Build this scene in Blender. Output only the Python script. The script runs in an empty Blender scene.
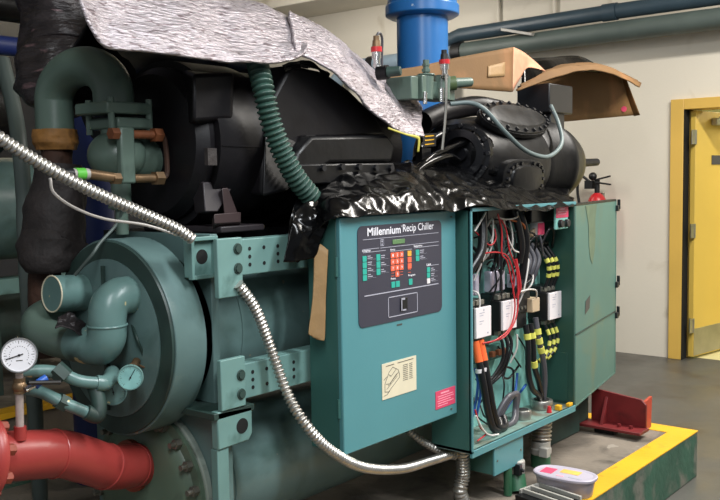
import bpy, bmesh, math, random
from mathutils import Vector, Matrix, noise
random.seed(7)
scene = bpy.context.scene
COL = scene.collection
V = Vector
PI = math.pi

# ------------------------------------------------------------------ materials
def srgb(h):
    h = h.lstrip('#')
    out = []
    for i in (0, 2, 4):
        c = int(h[i:i+2], 16) / 255
        out.append(c / 12.92 if c <= 0.04045 else ((c + 0.055) / 1.055) ** 2.4)
    return (*out, 1.0)

def mat(name, base, rough=0.5, metal=0.0, var=0.12, vscale=5.0, bump=0.0, bscale=40.0,
        grime_sheen=None, chips=None, spec=0.5, coat=0.0, emit=None, trans=0.0, stretch=None, rvar=0.0, alpha=None):
    m = bpy.data.materials.new(name)
    m.use_nodes = True
    nt = m.node_tree
    N, L = nt.nodes, nt.links
    b = N['Principled BSDF']
    c = srgb(base)
    b.inputs['Roughness'].default_value = rough
    b.inputs['Metallic'].default_value = metal
    b.inputs['Specular IOR Level'].default_value = spec
    b.inputs['Coat Weight'].default_value = coat
    b.inputs['Coat Roughness'].default_value = 0.15
    b.inputs['Transmission Weight'].default_value = trans
    if alpha is not None:
        b.inputs['Alpha'].default_value = alpha
    tc = N.new('ShaderNodeTexCoord')
    src = tc.outputs['Object']
    if stretch:
        mp = N.new('ShaderNodeMapping')
        mp.inputs['Scale'].default_value = stretch
        L.new(src, mp.inputs['Vector'])
        src = mp.outputs['Vector']
    def nz(scale, detail=4.0, dist=0.0):
        n = N.new('ShaderNodeTexNoise')
        n.inputs['Scale'].default_value = scale
        n.inputs['Detail'].default_value = detail
        n.inputs['Distortion'].default_value = dist
        L.new(src, n.inputs['Vector'])
        return n.outputs['Fac']
    def ramp(fac, a, bb):
        r = N.new('ShaderNodeMapRange')
        r.inputs['From Min'].default_value = a
        r.inputs['From Max'].default_value = bb
        L.new(fac, r.inputs['Value'])
        return r.outputs['Result']
    def mix(fac, A, B):
        x = N.new('ShaderNodeMix')
        x.data_type = 'RGBA'
        if hasattr(fac, 'links'): L.new(fac, x.inputs['Factor'])
        else: x.inputs['Factor'].default_value = fac
        for sock, v in ((x.inputs['A'], A), (x.inputs['B'], B)):
            if hasattr(v, 'links'): L.new(v, sock)
            else: sock.default_value = v
        return x.outputs['Result']
    lo = tuple(v * (1 - var) for v in c[:3]) + (1,)
    hi = tuple(min(1, v * (1 + var)) for v in c[:3]) + (1,)
    f = nz(vscale)
    colr = mix(ramp(f, 0.3, 0.7), lo, hi)
    if grime_sheen:
        gc, gs, ga, gb = grime_sheen
        colr = mix(ramp(nz(gs, 6, 0.6), ga, gb), colr, srgb(gc))
    if chips:
        cc, cs, ct = chips
        colr = mix(ramp(nz(cs, 3, 0.3), ct, ct + 0.015), colr, srgb(cc))
    L.new(colr, b.inputs['Base Color'])
    if rvar:
        rr = N.new('ShaderNodeMapRange')
        rr.inputs['From Min'].default_value = 0.3
        rr.inputs['From Max'].default_value = 0.7
        rr.inputs['To Min'].default_value = max(0.03, rough - rvar)
        rr.inputs['To Max'].default_value = min(1, rough + rvar)
        L.new(nz(vscale * 2.3, 5), rr.inputs['Value'])
        L.new(rr.outputs['Result'], b.inputs['Roughness'])
    if bump:
        bp = N.new('ShaderNodeBump')
        bp.inputs['Strength'].default_value = bump
        bp.inputs['Distance'].default_value = 0.01
        L.new(nz(bscale, 5), bp.inputs['Height'])
        L.new(bp.outputs['Normal'], b.inputs['Normal'])
    if emit:
        b.inputs['Emission Color'].default_value = srgb(emit[0])
        b.inputs['Emission Strength'].default_value = emit[1]
    return m

M = {}
M['wall'] = mat('painted_wall', '#d3ccbd', 0.75, var=0.03, vscale=1.2, bump=0.08, bscale=60, grime_sheen=('#a3947a', 2.2, 0.62, 0.86))
M['ceiling'] = mat('ceiling_paint', '#cfcab8', 0.8, var=0.04)
M['floor'] = mat('worn_floor', '#4b4a46', 0.42, var=0.16, vscale=1.4, bump=0.05, bscale=30, grime_sheen=('#3f3831', 2.6, 0.55, 0.8), rvar=0.1)
M['hall_floor'] = mat('hall_floor', '#c9c08e', 0.4, var=0.05)
M['pad'] = mat('dirty_concrete', '#746b60', 0.7, var=0.25, vscale=3.5, bump=0.35, bscale=38, grime_sheen=('#2a2521', 4.5, 0.48, 0.72), chips=('#8f877c', 5.5, 0.69))
M['pad_side'] = mat('green_painted_concrete', '#2f5443', 0.6, var=0.25, vscale=5, bump=0.3, bscale=30, grime_sheen=('#6c6a60', 6.5, 0.5, 0.68))
M['yellow_paint'] = mat('yellow_floor_paint', '#d6a21a', 0.5, var=0.08, vscale=4, bump=0.1, grime_sheen=('#6d5a2c', 9, 0.64, 0.8))
M['yellow_door'] = mat('yellow_door_paint', '#d2b252', 0.42, var=0.04, vscale=2)
M['yellow_frame'] = mat('yellow_frame_paint', '#d0aa52', 0.45, var=0.06, vscale=3)
M['steel'] = mat('brushed_steel', '#a9a69f', 0.35, metal=0.9, var=0.12, vscale=8)
M['chrome'] = mat('bright_steel', '#cfcdca', 0.22, metal=1.0, var=0.05)
M['flex'] = mat('flexible_steel', '#bdb9b2', 0.32, metal=0.85, var=0.12, vscale=20)
M['cabinet_shade'] = mat('shaded_interior_green', '#24463d', 0.45, var=0.1, vscale=4)  # cabinet paint made darker: the inner wall's shade is put into the colour
M['far_wall'] = mat('darkened_far_wall', '#45464a', 0.8, var=0.1)  # pale wall coloured dark: the gloom at that end is put into the colour
M['dark_hole'] = mat('dark_recess', '#0c0d0d', 0.9, var=0.0)
M['teal_panel'] = mat('teal_enclosure_paint', '#528a90', 0.42, var=0.04, vscale=3, bump=0.02, bscale=120)
M['teal_cabinet'] = mat('teal_cabinet_paint', '#39655f', 0.42, var=0.06, vscale=4, bump=0.02, bscale=120)
M['teal_back'] = mat('teal_backplate_paint', '#86c2b8', 0.42, var=0.1, vscale=6)
M['teal_door'] = mat('weathered_teal_paint', '#4d7269', 0.48, var=0.07, vscale=3, grime_sheen=('#667058', 3.0, 0.52, 0.75))
M['teal_vessel'] = mat('teal_vessel_paint', '#5e7775', 0.34, var=0.12, vscale=4, bump=0.06, bscale=25, grime_sheen=('#3c524c', 4.5, 0.52, 0.78), chips=('#8a8672', 26, 0.73))
M['teal_bracket'] = mat('teal_bracket_paint', '#6c8f8a', 0.40, var=0.08, vscale=6, grime_sheen=('#38544e', 6, 0.56, 0.75), chips=('#2a3431', 34, 0.72))
M['teal_pipe'] = mat('chipped_teal_paint', '#617f7b', 0.32, var=0.12, vscale=7, bump=0.08, bscale=30, grime_sheen=('#2c3b38', 6, 0.58, 0.74), chips=('#cfc08e', 15, 0.665))
M['green_pipe'] = mat('grey_green_paint', '#57695f', 0.36, var=0.1, vscale=6, bump=0.04, grime_sheen=('#33413a', 5, 0.56, 0.78))
M['teal_dark'] = mat('grimy_teal_paint', '#2f443e', 0.5, var=0.2, vscale=4, grime_sheen=('#1c2624', 5, 0.45, 0.7), bump=0.05)
M['green_hose'] = mat('green_corrugated_plastic', '#2f4a41', 0.42, var=0.1)
M['rubber'] = mat('black_rubber_insulation', '#100e11', 0.46, spec=0.28, var=0.25, vscale=4, bump=0.08, bscale=30, rvar=0.08, grime_sheen=('#3a2a22', 3, 0.62, 0.8))
M['iron'] = mat('black_painted_iron', '#0c0c0e', 0.4, spec=0.3, var=0.25, vscale=5, bump=0.08, bscale=35, rvar=0.08)
M['bolt'] = mat('dull_bolt_steel', '#7d7a70', 0.45, metal=0.6, var=0.2, vscale=20)
M['black_bolt'] = mat('black_bolt', '#232326', 0.35, metal=0.2, var=0.2)
M['plastic_bag'] = mat('black_plastic_film', '#060607', 0.17, var=0.2, bump=0.12, bscale=30, spec=0.2)
M['foil'] = mat('silver_bubble_foil', '#aea5a9', 0.38, metal=0.55, var=0.2, vscale=50, bump=1.0, bscale=55, stretch=(0.55, 1.0, 2.4), grime_sheen=('#6e5f62', 60, 0.52, 0.66))
M['foam_black'] = mat('black_foam_jacket', '#2b2524', 0.7, var=0.3, vscale=14, bump=0.6, bscale=40)
M['wrap_black'] = mat('dark_foil_wrap', '#2e2829', 0.38, metal=0.15, var=0.4, vscale=12, bump=0.7, bscale=30, stretch=(1, 1, 3.0), grime_sheen=('#7a5f62', 9, 0.62, 0.75))  # pinkish patches are the foil's wrinkle highlights painted into the colour
M['orange_wrap'] = mat('orange_tape', '#8a5f2c', 0.7, var=0.3, vscale=20, bump=0.3, grime_sheen=('#4d2f14', 14, 0.55, 0.7))
M['rust'] = mat('rusted_pipe', '#3c2519', 0.8, var=0.4, vscale=18, bump=0.5, bscale=50)
M['copper_rust'] = mat('rusty_bolt', '#7d4a2e', 0.55, metal=0.3, var=0.3, vscale=20)
M['red_pipe'] = mat('red_oxide_paint', '#9a3834', 0.36, var=0.12, vscale=6, bump=0.12, bscale=16, grime_sheen=('#5d1a18', 5, 0.58, 0.8))
M['red_flange'] = mat('rusty_red_flange', '#8a3d2a', 0.6, var=0.25, vscale=10, bump=0.2)
M['maroon'] = mat('maroon_primer', '#6a1c1e', 0.5, var=0.2, vscale=8, bump=0.1, grime_sheen=('#35100f', 7, 0.55, 0.75))
M['blue_pipe'] = mat('blue_pipe_paint', '#2a70b4', 0.33, var=0.08, vscale=5, bump=0.06, bscale=18, chips=('#aebfd2', 22, 0.73))
M['blue_dark'] = mat('dark_blue_paint', '#16275e', 0.5, var=0.2)
M['pipe_navy'] = mat('slate_blue_pipe', '#33444f', 0.4, var=0.1)
M['pipe_grey'] = mat('grey_green_lagging', '#4f5a56', 0.5, var=0.12)
M['card'] = mat('brown_cardboard', '#6a4c27', 0.8, var=0.08, vscale=6, bump=0.1, bscale=60, grime_sheen=('#8a5f38', 4, 0.55, 0.8))
M['card_torn'] = mat('torn_cardboard_edge', '#c79274', 0.85, var=0.15, vscale=15)
M['tape'] = mat('tan_packing_tape', '#977850', 0.6, var=0.1, vscale=10, bump=0.2)
M['plate_dark'] = mat('charcoal_overlay', '#3b3a46', 0.4, var=0.03)
M['white_ink'] = mat('white_print', '#eceaf0', 0.5, var=0.0)
M['grey_ink'] = mat('grey_print', '#a9a8b4', 0.5, var=0.0)
M['lcd'] = mat('green_lcd', '#5f8256', 0.3, var=0.05)
M['key_teal'] = mat('teal_key', '#2fa795', 0.45, var=0.03)
M['key_orange'] = mat('orange_key', '#e8684a', 0.45, var=0.05)
M['key_yellow'] = mat('yellow_key', '#e8a63a', 0.45, var=0.03)
M['paper'] = mat('aged_paper', '#d9cfb4', 0.8, var=0.05, vscale=12)
M['ink'] = mat('dark_print', '#4a4640', 0.8, var=0.0)
M['pink'] = mat('pink_label', '#d9486a', 0.5, var=0.06, vscale=30)
M['pink_light'] = mat('pale_pink_print', '#f0a3b4', 0.5, var=0.0)
M['white_cover'] = mat('white_plastic', '#e3dcdd', 0.45, var=0.04)
M['lug'] = mat('pale_lug', '#b9b3c2', 0.3, metal=0.3, var=0.15, vscale=30)
M['black_plastic'] = mat('black_plastic', '#161618', 0.4, var=0.1)
M['cable'] = mat('black_cable', '#131316', 0.35, var=0.15)
M['cable_grey'] = mat('grey_cable', '#4b4a50', 0.4, var=0.15)
M['wire_red'] = mat('red_wire', '#b3262d', 0.45, var=0.1)
M['wire_white'] = mat('white_wire', '#cfc9c4', 0.45, var=0.1)
M['wire_blue'] = mat('blue_wire', '#2b5fae', 0.45, var=0.1)
M['yellow_band'] = mat('yellow_band', '#c9c65a', 0.5, var=0.1)
M['orange_boot'] = mat('orange_boot', '#e0622a', 0.5, var=0.1)
M['beige'] = mat('beige_plastic', '#b7a184', 0.5, var=0.1)
M['gauge_face'] = mat('white_dial', '#e9e6ea', 0.4, var=0.02)
M['gauge_teal'] = mat('teal_smeared_dial', '#7fb0ac', 0.35, var=0.18, vscale=20)
M['brass'] = mat('weathered_brass', '#7a6248', 0.42, metal=0.6, var=0.25, vscale=25)
M['pale_rod'] = mat('pale_nipple', '#b9a9a2', 0.45, metal=0.3, var=0.2, vscale=30)
M['blue_grip'] = mat('blue_grip', '#2f5db0', 0.4, var=0.08)
M['tub'] = mat('clear_tub_plastic', '#b7b0bd', 0.3, var=0.03, trans=0.4)
M['lid'] = mat('white_lid', '#b3acba', 0.35, var=0.03)
M['label_yellow'] = mat('yellow_print', '#e0b45a', 0.5, var=0.1)
M['label_green'] = mat('green_band', '#58b23e', 0.45, var=0.1)
M['ext_red'] = mat('extinguisher_red', '#c0262c', 0.35, var=0.04)
M['rust_smear'] = mat('brown_smear', '#5d6f59', 0.6, var=0.15, vscale=14)
M['peg_green'] = mat('dark_green_paint', '#2c5a40', 0.45, var=0.15, grime_sheen=('#1c3527', 8, 0.55, 0.75))
M['tube_light'] = mat('lit_tube', '#fff2d8', 0.5, emit=('#fff0d0', 9.0))
M['hall_wall'] = mat('hall_wall_paint', '#cfd0a0', 0.7, var=0.03)
M['white_metal'] = mat('white_metal', '#a19e97', 0.4, var=0.1)

# ------------------------------------------------------------------ mesh builder
def frame_from(axis):
    a = V(axis).normalized()
    ref = V((0, 0, 1)) if abs(a.z) < 0.9 else V((1, 0, 0))
    u = a.cross(ref).normalized()
    w = a.cross(u).normalized()
    return a, u, w

def catmull(pts, n):
    pts = [V(p) for p in pts]
    if len(pts) < 3:
        return [pts[0].lerp(pts[-1], i / n) for i in range(n + 1)]
    ext = [pts[0] * 2 - pts[1]] + pts + [pts[-1] * 2 - pts[-2]]
    seg = len(pts) - 1
    out = []
    for i in range(n + 1):
        t = i / n * seg
        k = min(int(t), seg - 1)
        f = t - k
        p0, p1, p2, p3 = ext[k], ext[k+1], ext[k+2], ext[k+3]
        out.append(0.5 * ((2 * p1) + (p2 - p0) * f + (2*p0 - 5*p1 + 4*p2 - p3) * f*f + (3*p1 - p0 - 3*p2 + p3) * f**3))
    return out

class MB:
    def __init__(self): self.bm = bmesh.new()
    def _ring(self, c, u, w, r, n, ru=1.0, rw=1.0):
        return [self.bm.verts.new(c + (u * math.cos(2*PI*i/n) * ru + w * math.sin(2*PI*i/n) * rw) * r) for i in range(n)]
    def _skin(self, A, B):
        n = len(A)
        for i in range(n):
            self.bm.faces.new((A[i], A[(i+1) % n], B[(i+1) % n], B[i]))
    def box(self, x0, x1, y0, y1, z0, z1):
        p = [V((x, y, z)) for z in (z0, z1) for y in (y0, y1) for x in (x0, x1)]
        return self.hexa(p)
    def hexa(self, p):
        v = [self.bm.verts.new(q) for q in p]
        for f in ((0,2,3,1), (4,5,7,6), (0,1,5,4), (2,6,7,3), (0,4,6,2), (1,3,7,5)):
            self.bm.faces.new([v[i] for i in f])
        return self
    def obox(self, c, ax, ay, az):
        c, ax, ay, az = V(c), V(ax)/2, V(ay)/2, V(az)/2
        return self.hexa([c + sx*ax + sy*ay + sz*az for sz in (-1,1) for sy in (-1,1) for sx in (-1,1)])
    def cyl(self, p0, p1, r0, r1=None, n=24):
        r1 = r0 if r1 is None else r1
        p0, p1 = V(p0), V(p1)
        a, u, w = frame_from(p1 - p0)
        A, B = self._ring(p0, u, w, r0, n), self._ring(p1, u, w, r1, n)
        self._skin(A, B)
        self.bm.faces.new(A[::-1]); self.bm.faces.new(B)
        return self
    def lathe(self, o, axis, prof, n=40, ru=1.0, rw=1.0):
        o = V(o); a, u, w = frame_from(axis)
        rings = [self._ring(o + a * t, u, w, max(r, 1e-4), n, ru, rw) for t, r in prof]
        for A, B in zip(rings, rings[1:]): self._skin(A, B)
        self.bm.faces.new(rings[0][::-1]); self.bm.faces.new(rings[-1])
        return self
    def tube(self, pts, r, n=12, seg=None, smooth=True, corr=None, wob=0.0, wfreq=8.0):
        if smooth:
            k = seg or max(8, (len(pts) - 1) * 10)
            P = catmull(pts, k)
        else: P = [V(p) for p in pts]
        if corr:                                            # resample evenly so every corrugation has 4 rings
            pitch, amp = corr
            L = sum((b - a).length for a, b in zip(P, P[1:]))
            m = max(8, int(L / pitch * 6))
            Q, i, acc = [], 0, 0.0
            for j in range(m + 1):
                s = L * j / m
                while i < len(P) - 2 and acc + (P[i+1] - P[i]).length < s:
                    acc += (P[i+1] - P[i]).length; i += 1
                d = (P[i+1] - P[i]).length or 1e-9
                Q.append(P[i].lerp(P[i+1], min(1, (s - acc) / d)))
            P = Q
        N_ = len(P)
        rad = (lambda t: r) if not isinstance(r, (list, tuple)) else (lambda t: r[min(int(t*(len(r)-1)), len(r)-2)] * (1 - (t*(len(r)-1) - min(int(t*(len(r)-1)), len(r)-2))) + r[min(int(t*(len(r)-1)), len(r)-2)+1] * (t*(len(r)-1) - min(int(t*(len(r)-1)), len(r)-2)))
        t0 = (P[1] - P[0]).normalized()
        _, u, w = frame_from(t0)
        prev, first = None, None
        for i, p in enumerate(P):
            t = (P[min(i+1, N_-1)] - P[max(i-1, 0)]).normalized()
            u = (u - t * u.dot(t)).normalized(); w = t.cross(u)
            rr = rad(i / (N_ - 1))
            if corr: rr += corr[1] * (1, 0.75, -0.4, -1, -0.4, 0.75)[i % 6]
            ring = self._ring(p, u, w, rr, n)
            if wob:
                for v in ring:
                    q = v.co * wfreq
                    v.co += (v.co - p).normalized() * wob * (noise.noise(q) + 0.5 * noise.noise(q * 2.3))
            if prev: self._skin(prev, ring)
            else: first = ring
            prev = ring
        self.bm.faces.new(first[::-1]); self.bm.faces.new(prev)
        return self
    def prism(self, poly, ext):
        ext = V(ext)
        A = [self.bm.verts.new(V(p)) for p in poly]
        B = [self.bm.verts.new(V(p) + ext) for p in poly]
        self.bm.faces.new(A[::-1]); self.bm.faces.new(B); self._skin(A, B)
        return self
    def ball(self, c, r, n=20, s=(1, 1, 1)):
        ret = bmesh.ops.create_uvsphere(self.bm, u_segments=n, v_segments=n // 2, radius=r)
        for v in ret['verts']: v.co = V(c) + V((v.co.x*s[0], v.co.y*s[1], v.co.z*s[2]))
        return self
    def torus(self, c, axis, R, r, n=40, m=10):
        c = V(c); a, u, w = frame_from(axis)
        rings = []
        for i in range(n):
            d = u * math.cos(2*PI*i/n) + w * math.sin(2*PI*i/n)
            rings.append(self._ring(c + d * R, d, a, r, m))
        for i in range(n): self._skin(rings[i], rings[(i+1) % n])
        return self
    def sheet(self, rows, nu=60, nv=20, amp=0.0, freq=6.0, ridge=0.0, seed=0.0, taper=True):
        R = [catmull(r, nu) for r in rows]
        cols = [catmull([r[i] for r in R], nv) for i in range(nu + 1)]
        g = [[self.bm.verts.new(cols[i][j]) for j in range(nv + 1)] for i in range(nu + 1)]
        for i in range(nu):
            for j in range(nv): self.bm.faces.new((g[i][j], g[i+1][j], g[i+1][j+1], g[i][j+1]))
        if amp or ridge:
            self.bm.normal_update()
            off = V((seed, seed * 1.7, seed * 0.3))
            mv = []
            for row in g:
                for v in row:
                    q = v.co * freq + off
                    d = amp * noise.noise(q) + amp * 0.5 * noise.noise(q * 2.1)
                    if ridge: d += ridge * (0.5 - abs(noise.noise(q * 1.3 + V((9, 3, 5))))) + ridge * 0.5 * (0.5 - abs(noise.noise(q * 2.9)))
                    mv.append((v, v.normal.copy() * d))
            for v, d in mv: v.co += d
        return self

WORLD = {}                                                  # object name -> world origin
def link(o, parent, origin):
    COL.objects.link(o)
    if parent is not None:
        o.parent = parent
        o.location = origin - WORLD[parent.name]
    else: o.location = origin
    WORLD[o.name] = origin
    return o

def obj(name, mb, material, parent=None, bevel=0.0, angle=38, solid=0.0, label=None):
    bm = mb.bm
    bmesh.ops.recalc_face_normals(bm, faces=bm.faces)
    xs = [v.co for v in bm.verts]
    lo = V((min(c.x for c in xs), min(c.y for c in xs), min(c.z for c in xs)))
    hi = V((max(c.x for c in xs), max(c.y for c in xs), max(c.z for c in xs)))
    org = V(((lo.x+hi.x)/2, (lo.y+hi.y)/2, lo.z if parent is None else (lo.z+hi.z)/2))
    for v in bm.verts: v.co -= org
    me = bpy.data.meshes.new(name)
    bm.to_mesh(me); bm.free()
    for p in me.polygons: p.use_smooth = True
    me.set_sharp_from_angle(angle=math.radians(angle))
    me.materials.append(material)
    o = link(bpy.data.objects.new(name, me), parent, org)
    if solid:
        s = o.modifiers.new('thickness', 'SOLIDIFY'); s.thickness = solid; s.offset = 0
    if bevel:
        b = o.modifiers.new('edges', 'BEVEL'); b.width = bevel; b.segments = 2; b.limit_method = 'ANGLE'; b.angle_limit = math.radians(40)
        b.use_clamp_overlap = True
    if label: o['label'] = label
    return o

def tag(o, label, cat, group=None, kind=None):
    o['label'] = label; o['category'] = cat
    if group: o['group'] = group
    if kind: o['kind'] = kind
    return o

def thing(name, label, cat, loc, group=None):
    o = bpy.data.objects.new(name, None)
    o.empty_display_size = 0.1
    link(o, None, V(loc))
    return tag(o, label, cat, group)

def struct(name, mb, material, parent=None, bevel=0.0):
    o = obj(name, mb, material, parent, bevel)
    if parent is None: o['kind'] = 'structure'
    return o

def text_mesh(body, height, width, weight=0.0):
    cu = bpy.data.curves.new('lettering', 'FONT')
    cu.body = body; cu.size = 1.0; cu.offset = weight; cu.extrude = 0.0
    t = bpy.data.objects.new('lettering', cu)
    COL.objects.link(t)
    bpy.context.view_layer.update()
    me = bpy.data.meshes.new_from_object(t.evaluated_get(bpy.context.evaluated_depsgraph_get()))
    bpy.data.objects.remove(t); bpy.data.curves.remove(cu)
    bm = bmesh.new(); bm.from_mesh(me); bpy.data.meshes.remove(me)
    xs = [v.co.x for v in bm.verts]; ys = [v.co.y for v in bm.verts]
    sx = width / (max(xs) - min(xs)); sy = height / (max(ys) - min(ys))
    x0, y0 = min(xs), min(ys)
    for v in bm.verts: v.co = V(((v.co.x - x0) * sx, (v.co.y - y0) * sy, 0))
    return bm

def add_text(mb, body, x, z, y, width, height, weight=0.0):  # lettering on a plane that faces -Y, lower left corner at (x, z)
    bm = text_mesh(body, height, width, weight)
    m = {}
    for v in bm.verts: m[v.index] = mb.bm.verts.new((x + v.co.x, y, z + v.co.y))
    for f in bm.faces: mb.bm.faces.new([m[v.index] for v in f.verts])
    bm.free()
    return mb

# ------------------------------------------------------------------ the setting
WX = 7.27
struct('floor', MB().box(-3.5, 7.4, -5, 8.7, -0.1, 0.0), M['floor'])
w = MB()
w.box(WX, 7.45, 2.60, 8.7, 0, 3.9).box(WX, 7.45, -5, 1.62, 0, 3.9).box(WX, 7.45, 1.62, 2.60, 2.03, 3.9)
struct('wall_back', w, M['wall'])
struct('wall_left', MB().box(-3.5, 7.45, 8.6, 8.75, 0, 3.9), M['far_wall'])
struct('ceiling', MB().box(-3.5, 7.45, -5, 8.75, 3.9, 4.0), M['ceiling'])
struct('trim_1', MB().box(6.62, WX, 2.0, 8.6, 3.245, 3.9), M['wall'], bevel=0.01)           # concrete beam along the wall head
fr = MB()
fr.box(7.235, 7.46, 2.585, 2.69, 0, 2.104).box(7.235, 7.46, 1.53, 1.635, 0, 2.104).box(7.235, 7.46, 1.635, 2.585, 2.02, 2.104)
obj_gap = MB().box(7.242, 7.352, 2.5775, 2.5855, 0, 2.02)  # dark strip that paints the shade in the hinge gap
fr.box(7.36, 7.40, 2.565, 2.585, 0, 2.02).box(7.36, 7.40, 1.635, 1.655, 0, 2.02)
struct('trim_2', fr, M['yellow_frame'], bevel=0.004)
obj('door_gap_shade', obj_gap, M['dark_hole'], bpy.data.objects['trim_2'])                                        # door frame

# the open door leaf, swung into the hall
d = bpy.data.objects.new('door_1', None); link(d, None, V((7.30, 2.55, 0))); d['kind'] = 'structure'
dx, dy = V((math.cos(math.radians(-9.5)), math.sin(math.radians(-9.5)), 0)), V((math.sin(math.radians(9.5)), math.cos(math.radians(9.5)), 0))
hp = V((7.315, 2.555, 0))
obj('door_leaf', MB().obox(hp + dx*0.46 - dy*0.022 + V((0,0,1.015)), dx*0.92, dy*0.044, V((0,0,1.99))), M['yellow_door'], d, 0.003)
obj('kick_plate', MB().obox(hp + dx*0.46 - dy*0.0455 + V((0,0,0.14)), dx*0.90, dy*0.003, V((0,0,0.22))), M['steel'], d)
for z in (1.80, 1.05, 0.28):
    h = MB().cyl(hp - dx*0.008 - dy*0.048 + V((0,0,z-0.055)), hp - dx*0.008 - dy*0.048 + V((0,0,z+0.055)), 0.009, n=12)
    h.obox(hp + dx*-0.002 - dy*0.03 + V((0,0,z)), dx*0.006, dy*0.04, V((0,0,0.11)))
    h.obox(hp - dx*0.03 - dy*0.05 + V((0,0,z)), dx*0.075, dy*0.004, V((0,0,0.115)))
    obj('hinge', h, M['steel'], d)
cb = MB().obox(hp + dx*0.36 - dy*0.072 + V((0,0,1.93)), dx*0.24, dy*0.05, V((0,0,0.06)))
cl = obj('door_closer', cb, M['steel'], d, 0.006)
arm = MB().cyl(hp + dx*0.3 - dy*0.09 + V((0,0,1.965)), hp + dx*0.06 - dy*0.26 + V((0,0,1.985)), 0.008, n=8)
arm.cyl(hp + dx*0.06 - dy*0.26 + V((0,0,1.985)), V((7.36, 2.22, 2.01)), 0.008, n=8)
obj('closer_arm', arm, M['steel'], cl)
sg = MB().obox(hp + dx*0.37 - dy*0.047 + V((0,0,1.62)), dx*0.22, dy*0.004, V((0,0,0.075)))
obj('door_sign', sg, M['plate_dark'], d)
hall = MB().box(7.4, 11.5, -0.8, 5.0, -0.1, 0.0)
struct('floor_hall', hall, M['hall_floor'])
hw = MB().box(10.6, 10.75, -0.8, 5.0, 0, 3.0).box(7.45, 10.75, 4.4, 4.55, 0, 3.0).box(7.45, 10.75, -0.8, -0.65, 0, 3.0)
struct('wall_hall', hw, M['hall_wall'])
struct('ceiling_hall', MB().box(7.45, 10.75, -0.8, 4.55, 2.7, 2.8), M['ceiling'])

# concrete pads
pad = struct('machine_pad_floor', MB().box(0.35, 4.4, 1.55, 3.5, 0.0, 0.229), M['pad'])
obj('painted_side', MB().box(0.3, 4.45, 1.5, 1.55, 0, 0.228).box(4.4, 4.45, 1.552, 3.5, 0, 0.228).box(0.3, 0.35, 1.552, 3.5, 0, 0.228).box(0.3, 4.45, 3.502, 3.55, 0, 0.228), M['pad_side'], pad, 0.006)
obj('yellow_border', MB().box(0.3, 4.452, 1.498, 1.61, 0.2275, 0.232).box(4.335, 4.452, 1.61, 3.55, 0.2275, 0.232), M['yellow_paint'], pad)
pad2 = struct('neighbour_pad_floor', MB().box(-1.5, 5.5, 4.70, 7.0, 0, 0.229), M['pad'])
obj('yellow_border', MB().box(-1.5, 5.5, 4.67, 4.80, 0.20, 0.232), M['yellow_paint'], pad2)

# pipes high on the back wall
t = thing('wall_pipe', 'slate blue upper pipe high along the cream wall', 'pipe', (7.0, 2.5, 2.8))
obj('pipe_run', MB().tube([(7.02, 0.5, 2.835), (7.02, 3.2, 2.82), (7.02, 4.55, 2.80), (7.02, 4.72, 2.76), (7.02, 4.8, 2.6), (7.02, 4.8, 0.02)], 0.062, n=20, smooth=False), M['pipe_navy'], t)
obj('coupling', MB().cyl((7.02, 3.05, 2.821), (7.02, 3.17, 2.821), 0.07), M['pipe_navy'], t)
t = thing('wall_pipe', 'thicker grey-green lagged pipe below the slate blue one, with a drop at its far end', 'pipe', (7.05, 2.5, 2.6))
obj('pipe_run', MB().tube([(7.05, 0.5, 2.68), (7.05, 3.2, 2.665), (7.05, 4.6, 2.65)], 0.082, n=20, smooth=False), M['pipe_grey'], t)
obj('bare_end', MB().tube([(7.05, 4.6, 2.65), (7.05, 5.75, 2.63), (7.05, 5.95, 2.60), (7.05, 6.08, 2.5), (7.05, 6.12, 2.3), (7.05, 6.12, 0.02)], 0.075, n=20, smooth=False), mat('pale_blue_pipe', '#7e8f9c', 0.4), t, angle=60)
obj('joint_band', MB().cyl((7.05, 5.55, 2.634), (7.05, 5.63, 2.634), 0.083), M['black_plastic'], t)
obj('end_sleeve', MB().cyl((7.05, 4.53, 2.651), (7.05, 4.63, 2.651), 0.09), M['black_plastic'], t)
hb = MB()
hb.hexa([(6.94, 4.08, 2.775), (7.27, 4.08, 2.775), (6.94, 3.78, 2.70), (7.27, 3.78, 2.70), (6.94, 4.08, 2.80), (7.27, 4.08, 2.80), (6.94, 3.78, 2.725), (7.27, 3.78, 2.725)])
tag(obj('pipe_bracket', hb, M['white_metal'], bevel=0.003), 'pale metal bracket sloping between the two wall pipes', 'bracket')
for i, (y, lb) in enumerate(((4.28, 'thin pale conduit on the cream wall, closer to the blue pipe'), (3.72, 'thin pale conduit on the cream wall, farther from the blue pipe'))):
    tag(obj('wall_conduit', MB().cyl((7.24, y, 2.9), (7.24, y, 3.24), 0.018, n=12), M['wall']), lb, 'conduit')

# fire extinguisher hung behind the open cabinet door
ex = thing('fire_extinguisher', 'red fire extinguisher hung on the wall behind the open green door', 'fire extinguisher', (7.17, 2.74, 0.9))
EX, EY = 7.16, 3.28
obj('cylinder', MB().lathe((EX, EY, 0.90), (0, 0, 1), [(0, .07), (.01, .078), (.36, .078), (.41, .07), (.44, .05), (.46, .025)], 28), M['ext_red'], ex)
obj('valve_head', MB().cyl((EX, EY, 1.35), (EX, EY, 1.47), 0.022, n=14).ball((EX-.02, EY+.03, 1.50), 0.035).obox((EX-.02, EY+.06, 1.43), (.05, 0, 0), (0, .07, 0), (0, 0, .07)), M['black_plastic'], ex)
obj('lever', MB().obox((EX-.02, EY-.06, 1.485), (.025, 0, 0), (0, .13, -.03), (0, 0, .014)).obox((EX-.02, EY-.06, 1.44), (.025, 0, 0), (0, .14, .02), (0, 0, .014)), M['black_plastic'], ex, 0.002)
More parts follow.
